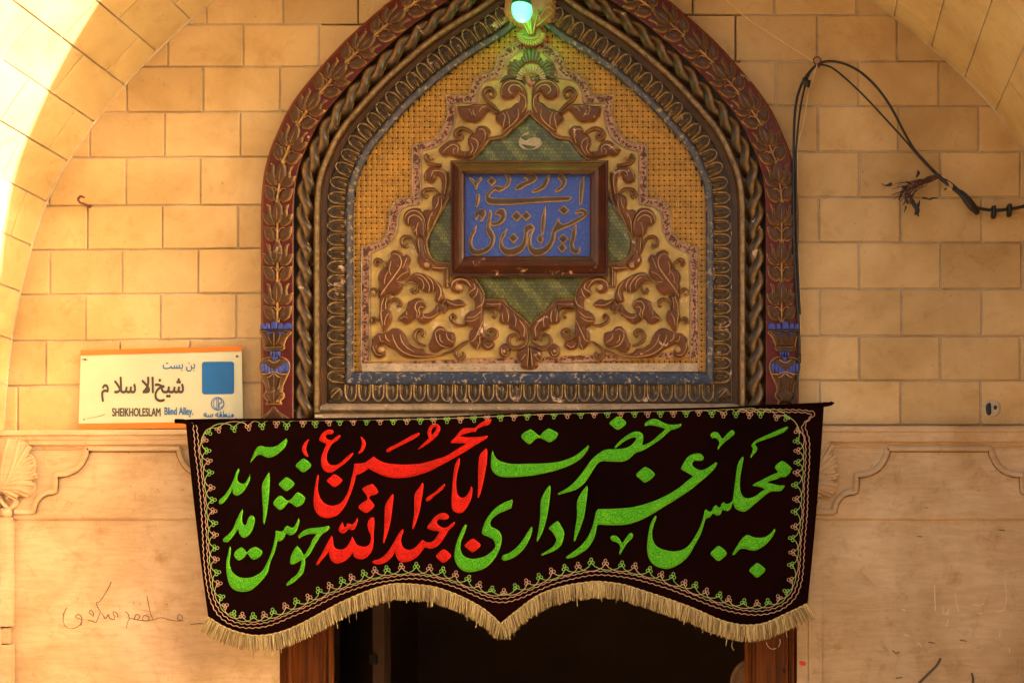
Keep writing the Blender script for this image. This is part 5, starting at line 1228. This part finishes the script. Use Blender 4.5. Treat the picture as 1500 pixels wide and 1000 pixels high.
m = MB(); flat(m, rr_); m.build('blue_square', SIGNB, sign, smooth=False)
def text_polys(txt, bold=0.0):
    c = bpy.data.curves.new('t', 'FONT'); c.body = txt; c.resolution_u = 4; o = bpy.data.objects.new('t', c); COL.objects.link(o)
    bpy.context.view_layer.update()
    dg = bpy.context.evaluated_depsgraph_get(); cv = o.to_curve(dg, apply_modifiers=True)
    P_ = []
    for sp in cv.splines:
        if sp.type == 'BEZIER':
            n_ = len(sp.bezier_points); pts = []
            for i in range(n_):
                a, b = sp.bezier_points[i], sp.bezier_points[(i + 1) % n_]
                for k in range(4):
                    t = k / 4; q = (1-t)**3*a.co + 3*(1-t)**2*t*a.handle_right + 3*(1-t)*t*t*b.handle_left + t**3*b.co; pts.append((q.x, q.y))
        else: pts = [(q.co.x, q.co.y) for q in sp.points]
        out = [pts[0]]
        for q in pts[1:]:
            if math.hypot(q[0]-out[-1][0], q[1]-out[-1][1]) > 1e-4: out.append(q)
        if math.hypot(out[0][0]-out[-1][0], out[0][1]-out[-1][1]) < 1e-4: out.pop()
        if len(out) > 2: P_.append(np.array(out))
    o.to_curve_clear(); bpy.data.objects.remove(o); bpy.data.curves.remove(c)
    return P_
def area(p): x, y = p.T; return .5 * np.sum(x * np.roll(y, -1) - y * np.roll(x, -1))
def text_on(m, txt, box, h, thick=0.0, maph=None):
    polys = text_polys(txt)
    if not polys: return
    allp = np.concatenate(polys); mn, mx_ = allp.min(0), allp.max(0); x0, y0, x1, y1 = box
    big = max(polys, key=lambda p: abs(area(p))); sg_ = np.sign(area(big))
    f = lambda p: np.c_[x0 + (p[:, 0] - mn[0]) / (mx_[0] - mn[0]) * (x1 - x0), y1 - (p[:, 1] - mn[1]) / (mx_[1] - mn[1]) * (y1 - y0)]
    outs = [p for p in polys if np.sign(area(p)) == sg_]; hol = [p for p in polys if np.sign(area(p)) != sg_]
    used = 0
    for ip, p in enumerate(outs):
        hs_ = [q for q in hol if inside(q[:1], p)[0]]
        pts = []; E = []
        for lp in [p] + hs_:
            w = f(lp)
            if thick:
                T = np.roll(w, -1, 0) - np.roll(w, 1, 0); T /= np.hypot(*T.T)[:, None] + 1e-9; w = w + np.c_[T[:, 1], -T[:, 0]] * thick * (-sg_)
            n_ = len(pts); k = len(w); pts += [Vector(q) for q in w]; E += [(n_ + i, n_ + (i + 1) % k) for i in range(k)]
        r = delaunay_2d_cdt(pts, E, [], 2, 1e-6)
        V2 = np.array([tuple(v) for v in r[0]]); F = [tuple(q) for q in r[2]]
        if not len(V2): continue
        fcs = []
        for q in F:
            c_ = V2[list(q)].mean(0)[None]
            if any(inside(c_, f(hh))[0] for hh in hs_): continue
            fcs.append(q if cross2(V2, q) > 0 else q[::-1])
        m.add([P(a, b, h + ip * .00002) for a, b in V2], fcs)
def sign_text(nm, txt, box, mat, thick=0.0):
    m = MB(); text_on(m, txt, box, .0192, thick); m.build(nm, mat, sign, smooth=False)
sign_text('street_name', '\u0645 \ufefc\ufeb3 \ufefb\ufe8d\ufea6\ufef4\ufeb7', (148.6, 552, 269, 588), SIGNK, .6)
sign_text('street_type', '\ufe96\ufeb4\ufe91 \ufee6\ufe91', (238.5, 531, 285.5, 544), SIGNB, .15)
sign_text('district_name', '\ufeea\ufeb3 \ufeea\ufed8\ufec4\ufee8\ufee3', (298.5, 601.5, 342.5, 610.8), SIGNB, .15)
sign_text('latin_name', 'SHEIKHOLESLAM', (164.4, 597.4, 235, 609.3), SIGNK, .3)
sign_text('latin_type', 'Blind Alley.', (241, 596.4, 282.7, 610.6), SIGNB, .2)
m = MB()
ring = [(318.7 + 9.2 * math.cos(t), 591 + 9.2 * math.sin(t), 1.2, False) for t in np.linspace(0, 6.283, 17)[:-1]]
ribbon(m, ring, .0003, .019, M=2, n=3, closed=True)
for s_ in ('317.6,582.2,.9 317.6,591,.9 317.6,599.8,.9', '319.8,582.2,.9 319.8,591,.9 319.8,599.8,.9', '317,583.5,.8 313.2,587,.9 312.2,591,.9 313.2,595,.9 317,598.5,.8',
           '320.5,583.5,.8 323.8,585,.9 324.4,588,.9 322,590.4,.9 320,590.8,.8', '327,589,.8 323,590.2,.9 321,593,.9 321.6,596.8,.9 324,596.6,.9 325.5,594,.8'):
    ribbon(m, parse(s_), .0003, .019, M=2, n=4)
m.build('district_emblem', SIGNB, sign)
for (x, y, r) in ((347, 521.5, 2.0), (124.5, 526.5, 1.6), (123, 614, 1.1), (345.5, 612.5, 1.0)):
    m = MB(); relief(m, [(x + r * math.cos(t), y + r * math.sin(t)) for t in np.linspace(0, 6.283, 11)[:-1]], .019, dome(.002, r), .8); m.build('screw', RUST, sign)
m = MB(); ribbon(m, parse('127,613,.4 138,611,.5 148,608.5,.7 154,606,.6'), .0002, .0192, M=2); ribbon(m, parse('119,526.5,.6 124,526,1.4 129,527,.5'), .0003, .0192, M=2); m.build('rust_scratch', RUST, sign)

# ================================================================= HOOK, CABLES, BULB
hk = thing('wall_hook', P(131, 303), 'small rusty red iron hook in the stone wall, upper left of the sign', 'hook')
m = MB(); ptube(m, [(131, 303, -.01), (128, 301, .02), (123, 298.5, .03), (117, 296.5, .034), (114.5, 291.5, .034), (118.5, 287.5, .034), (123, 289.5, .034)], .02, 1.7, 8); m.build('hook_rod', RUST, hk)
m = MB(); relief(m, [(131 + 2.6 * math.cos(t), 303 + 2 * math.sin(t)) for t in np.linspace(0, 6.283, 11)[:-1]], .001, dome(.003, 2), 1.2); m.build('hook_plate', RUST, hk)
def cable(name, pts, r, mat, label, cat, n=6, h=.02, group=None):
    o = thing(name, P(pts[0][0], pts[0][1], h), label, cat, group)
    m = MB(); ptube(m, pts, h, r, n, 5); m.build('cable_run', mat, o); return o
c1 = cable('black_cable', [(1371, 254, .022), (1341, 221, .05), (1325, 195, .06), (1305, 157, .06), (1285, 129, .055), (1262, 107, .05), (1239, 94.5, .05), (1216, 90, .04), (1199, 94, .03), (1183, 109, .035), (1171, 132, .045), (1164.5, 165, .06), (1162.5, 231, .078), (1163, 330, .078), (1165, 396, .078), (1169, 460, .078), (1171, 524, .08), (1165, 575, .085), (1161, 604, .088)], 1.9, BLACK,
   'thick outer black cable looping over the ring and down beside the carved frame', 'cable')
m = MB(); pxbox(m, 1168.5, 517, 1173.5, 531, .07, .086); m.build('cable_joint', BLACK, c1)
cable('black_cable', [(1367.6, 252.5, .024), (1344.5, 228, .045), (1325, 205, .05), (1295, 172, .05), (1262, 137, .045), (1229, 107, .04), (1212.5, 97, .035), (1196, 96, .03), (1186, 108, .035), (1179.5, 125, .04), (1171.5, 165, .06), (1166.5, 214, .078), (1166, 240, .078), (1167, 330, .077), (1169, 396, .077), (1172, 460, .077)], 1.4, BLACK,
   'thin inner black cable strung below the thick one from the ring to the knot', 'cable')
cable('cream_cord', [(1197.6, 92, .036), (1191, 115, .04), (1184, 139, .045), (1176, 185, .06), (1168.5, 221, .074), (1168, 330, .070), (1172.5, 444, .070), (1171, 517, .073), (1163.5, 588, .08), (1163, 604, .085)], .75, CORDM, 'thin cream cord hanging straight from the ring beside the black cables', 'cord')
cable('gold_wire', [(1030, -26, .03), (1064, 0, .03), (1094, 27, .03), (1130, 51, .03), (1170, 76.5, .03), (1192, 91, .03)], .62, GOLDW, 'fine golden wire running from the upper edge of the wall to the ring', 'wire')
rg = thing('wall_ring', P(1197, 90), 'small brown iron ring holding the cables on the right wall', 'ring')
m = MB(); ptube(m, [(1197 + 5.5 * math.cos(t), 89 + 5.5 * math.sin(t), .03 + .006 * math.sin(t)) for t in np.linspace(0, 6.283, 13)], .03, 1.0, 6, 1); m.build('ring_loop', RUST, rg)
m = MB(); ptube(m, [(1198, 94, -.01), (1199, 97, .03), (1200, 99, .035)], .02, 1.4); m.build('ring_nail', RUST, rg)
tp = thing('black_tape', P(1180, 121, .04), 'wrap of black tape joining the two cables just under the ring', 'tape')
m = MB(); V = [(1176.5, 113.5), (1188, 118.5), (1185.5, 129), (1174, 123.5)]; W8 = [P(*q, .056) for q in V] + [P(*q, .03) for q in V]; m.add(W8, [(0, 3, 2, 1), (0, 1, 5, 4), (1, 2, 6, 5), (2, 3, 7, 6), (3, 0, 4, 7)])
ptube(m, [(1176, 115, .052), (1180, 118, .058), (1187, 121, .052)], .05, 1.2); m.build('tape_wrap', BLACK, tp)
kb = thing('cable_bundle', P(1400, 285, .03), 'knotted bundle of black cables clipped to the wall at the far right', 'cable bundle')
m = MB(); tube(m, [P(1368, 251, .03), P(1380, 263, .034), P(1394, 273, .034), P(1408, 284, .036), P(1416, 292, .04), P(1423, 301, .04), P(1430, 309, .03), P(1431, 313, .02)], [2.2*S, 3*S, 3.4*S, 4.2*S, 6.2*S, 6.4*S, 5*S, 3.2*S], 10, 4); m.build('knot', BLACK, kb)
m = MB()
for a in range(5):
    ptube(m, [(1383 + a, 262 + a * .5, .04), (1400, 277 + math.sin(a) * 4, .046), (1412 + 3 * math.sin(a * 2), 282 + 2 * a, .055), (1424, 300 + 3 * math.cos(a * 2), .056), (1430, 311, .03)], .04, 1.3, 6)
m.build('knot_turn', BLACK, kb)
m = MB(); ptube(m, [(1424, 305, .03), (1436, 306.5, .024), (1447, 308.3, .022), (1460, 309.2, .022), (1480, 307, .022), (1500, 303, .022), (1530, 294, .022), (1570, 270, .022)], .022, 1.6, 8); ptube(m, [(1424, 301, .026), (1436, 304.5, .022), (1447, 306.5, .02), (1460, 307, .02), (1480, 305, .02), (1500, 301, .02), (1530, 291, .02), (1570, 268, .02)], .02, 1.3, 8); m.build('cable_tail', BLACK, kb)
for x, y in ((1456, 309.5), (1479, 307)):
    m = MB(); relief(m, catmull([(x - 3, y - 7.5, 0), (x + 3, y - 8, 0), (x + 3.4, y, 0), (x + 3, y + 8, 0), (x - 3, y + 8, 0), (x - 3.4, y, 0)], 4, True), .018, dome(.014, 3), 1.2, skirt=.02); m.build('cable_clip', BLACK, kb)
m = MB()
for a in range(4): ptube(m, [(1388 + a * 1.2, 265 + a, .05), (1391 + a * 1.5, 271 + a * .5, .058), (1387 + a * 1.6, 277 + a, .05)], .05, .5, 4)
m.build('wire_tie', CORDM, kb)
fr_ = thing('frayed_wires', P(1345, 275, .04), 'spray of stripped wires with torn black scraps sprouting from the cable bundle', 'wires')
m = MB(); rw = random.Random(11); ends = []
for k in range(28):
    ex, ey = 1318 + rw.uniform(-12, 22), 278 + rw.uniform(-10, 24)
    ends.append((ex, ey)); ptube(m, [(1376 + rw.uniform(-3, 3), 258 + rw.uniform(-3, 4), .034), (1362 + rw.uniform(-5, 3), 263 + rw.uniform(-3, 4), .04), (1345 + rw.uniform(-6, 6), 269 + rw.uniform(-5, 8), .045 + rw.uniform(0, .02)), (ex, ey, .04 + rw.uniform(0, .03))], .04, rw.choice((.4, .5, .8)), 4, 3)
m.build('wire_strand', REDW, fr_)
def flake(pts):
    m = MB(); relief(m, catmull([q + (False,) for q in pts], 3, True), .05, dome(.003, 2), 1.4, skirt=.003); m.build('scrap', BLACK, fr_)
flake([(1290.5, 268), (1297, 271), (1303, 268), (1306, 267), (1306, 272), (1297, 272.5)]); flake([(1344, 249), (1348, 253), (1345, 258), (1341.5, 260), (1343, 254)])
flake([(1337, 265), (1349, 262), (1348, 264), (1341, 268)])
for (cx, cy, a, l, w) in ((1320, 285, 1.9, 8, 3), (1328, 292, 1.2, 7, 3), (1334, 293, 1.6, 6, 2.6), (1340, 304, 1.2, 10, 3), (1345, 310, 1.5, 7, 2.5), (1326, 306, 1.8, 5, 1.5), (1338, 297, 1.0, 9, 4), (1324, 279, 2.2, 8, 3.6), (1343, 306, 1.8, 9, 4), (1331, 286, .4, 7, 3.2), (1357, 291, .2, 7, 1.9), (1368, 290, -.1, 6, 1.5), (1332, 268, .5, 6, 2), (1326, 273, -.3, 6, 2), (1387, 276, -.5, 5, 1.2), (1346, 301, 1.7, 8, 2)):
    c0, s0 = math.cos(a), math.sin(a); jit = lambda: rw.uniform(.6, 1.2)
    flake([(cx + c0 * l * u * 1.0 - s0 * w * v * jit(), cy + s0 * l * u + c0 * w * v * jit()) for u, v in ((-1, 0), (-.4, -.9), (.5, -.5), (1, -.3), (.9, .5), (.1, .6), (-.5, 1))])
# lamp
bulb = thing('green_bulb', P(764.5, 10, .16), 'lit green light bulb hanging at the crown of the carved arch', 'light bulb')
m = MB(); bc = P(764.5, 10, .16); R0 = 15 * S * .965
prf = [(0.04, -1.42), (.35, -1.37), (.62, -1.22), (.82, -.98), (.95, -.68), (1.0, -.3), (.97, .05), (.93, .18)]
K = 24; V = []
for r, z in prf:
    for k in range(K): V.append((bc[0] + math.cos(2*math.pi*k/K) * r * R0, bc[1] + math.sin(2*math.pi*k/K) * r * R0, bc[2] + z * R0 - R0 * .15 + .004))
m.add(V, [(i*K+k, i*K+(k+1) % K, (i+1)*K+(k+1) % K, (i+1)*K+k) for i in range(len(prf)-1) for k in range(K)] + [tuple(range(K))[::-1]]); m.build('bulb_dome', GLOW, bulb)
m = MB(); prf = [(.97, .10), (.90, .5), (.78, 1.0), (.70, 1.5), (.5, 1.8), (.5, 2.6), (.3, 2.8)]; V = []
for r, z in prf:
    for k in range(K): V.append((bc[0] + math.cos(2*math.pi*k/K) * r * R0, bc[1] + math.sin(2*math.pi*k/K) * r * R0, bc[2] + z * R0 - R0 * .15 + .004))
m.add(V, [(i*K+k, i*K+(k+1) % K, (i+1)*K+(k+1) % K, (i+1)*K+k) for i in range(len(prf)-1) for k in range(K)] + [tuple(range((len(prf)-1)*K, len(prf)*K))]); m.build('bulb_base', LAMPB, bulb)
m = MB(); tube(m, [(bc[0], bc[1], bc[2] + 2.7 * R0), (bc[0], bc[1] + .02, bc[2] + 5 * R0), (bc[0], -.07, bc[2] + 9 * R0), (bc[0], -.02, bc[2] + 10 * R0)], .004, 6); m.build('lamp_cord', BLACK, bulb)
lp = bpy.data.lights.new('bulb_light', 'POINT'); lp.energy = .17; lp.color = (.08, 1, .12); lp.shadow_soft_size = .03
lo = bpy.data.objects.new('bulb_light', lp); COL.objects.link(lo); lo.location = (bc[0], bc[1] - .0, bc[2] - 1.75 * R0)
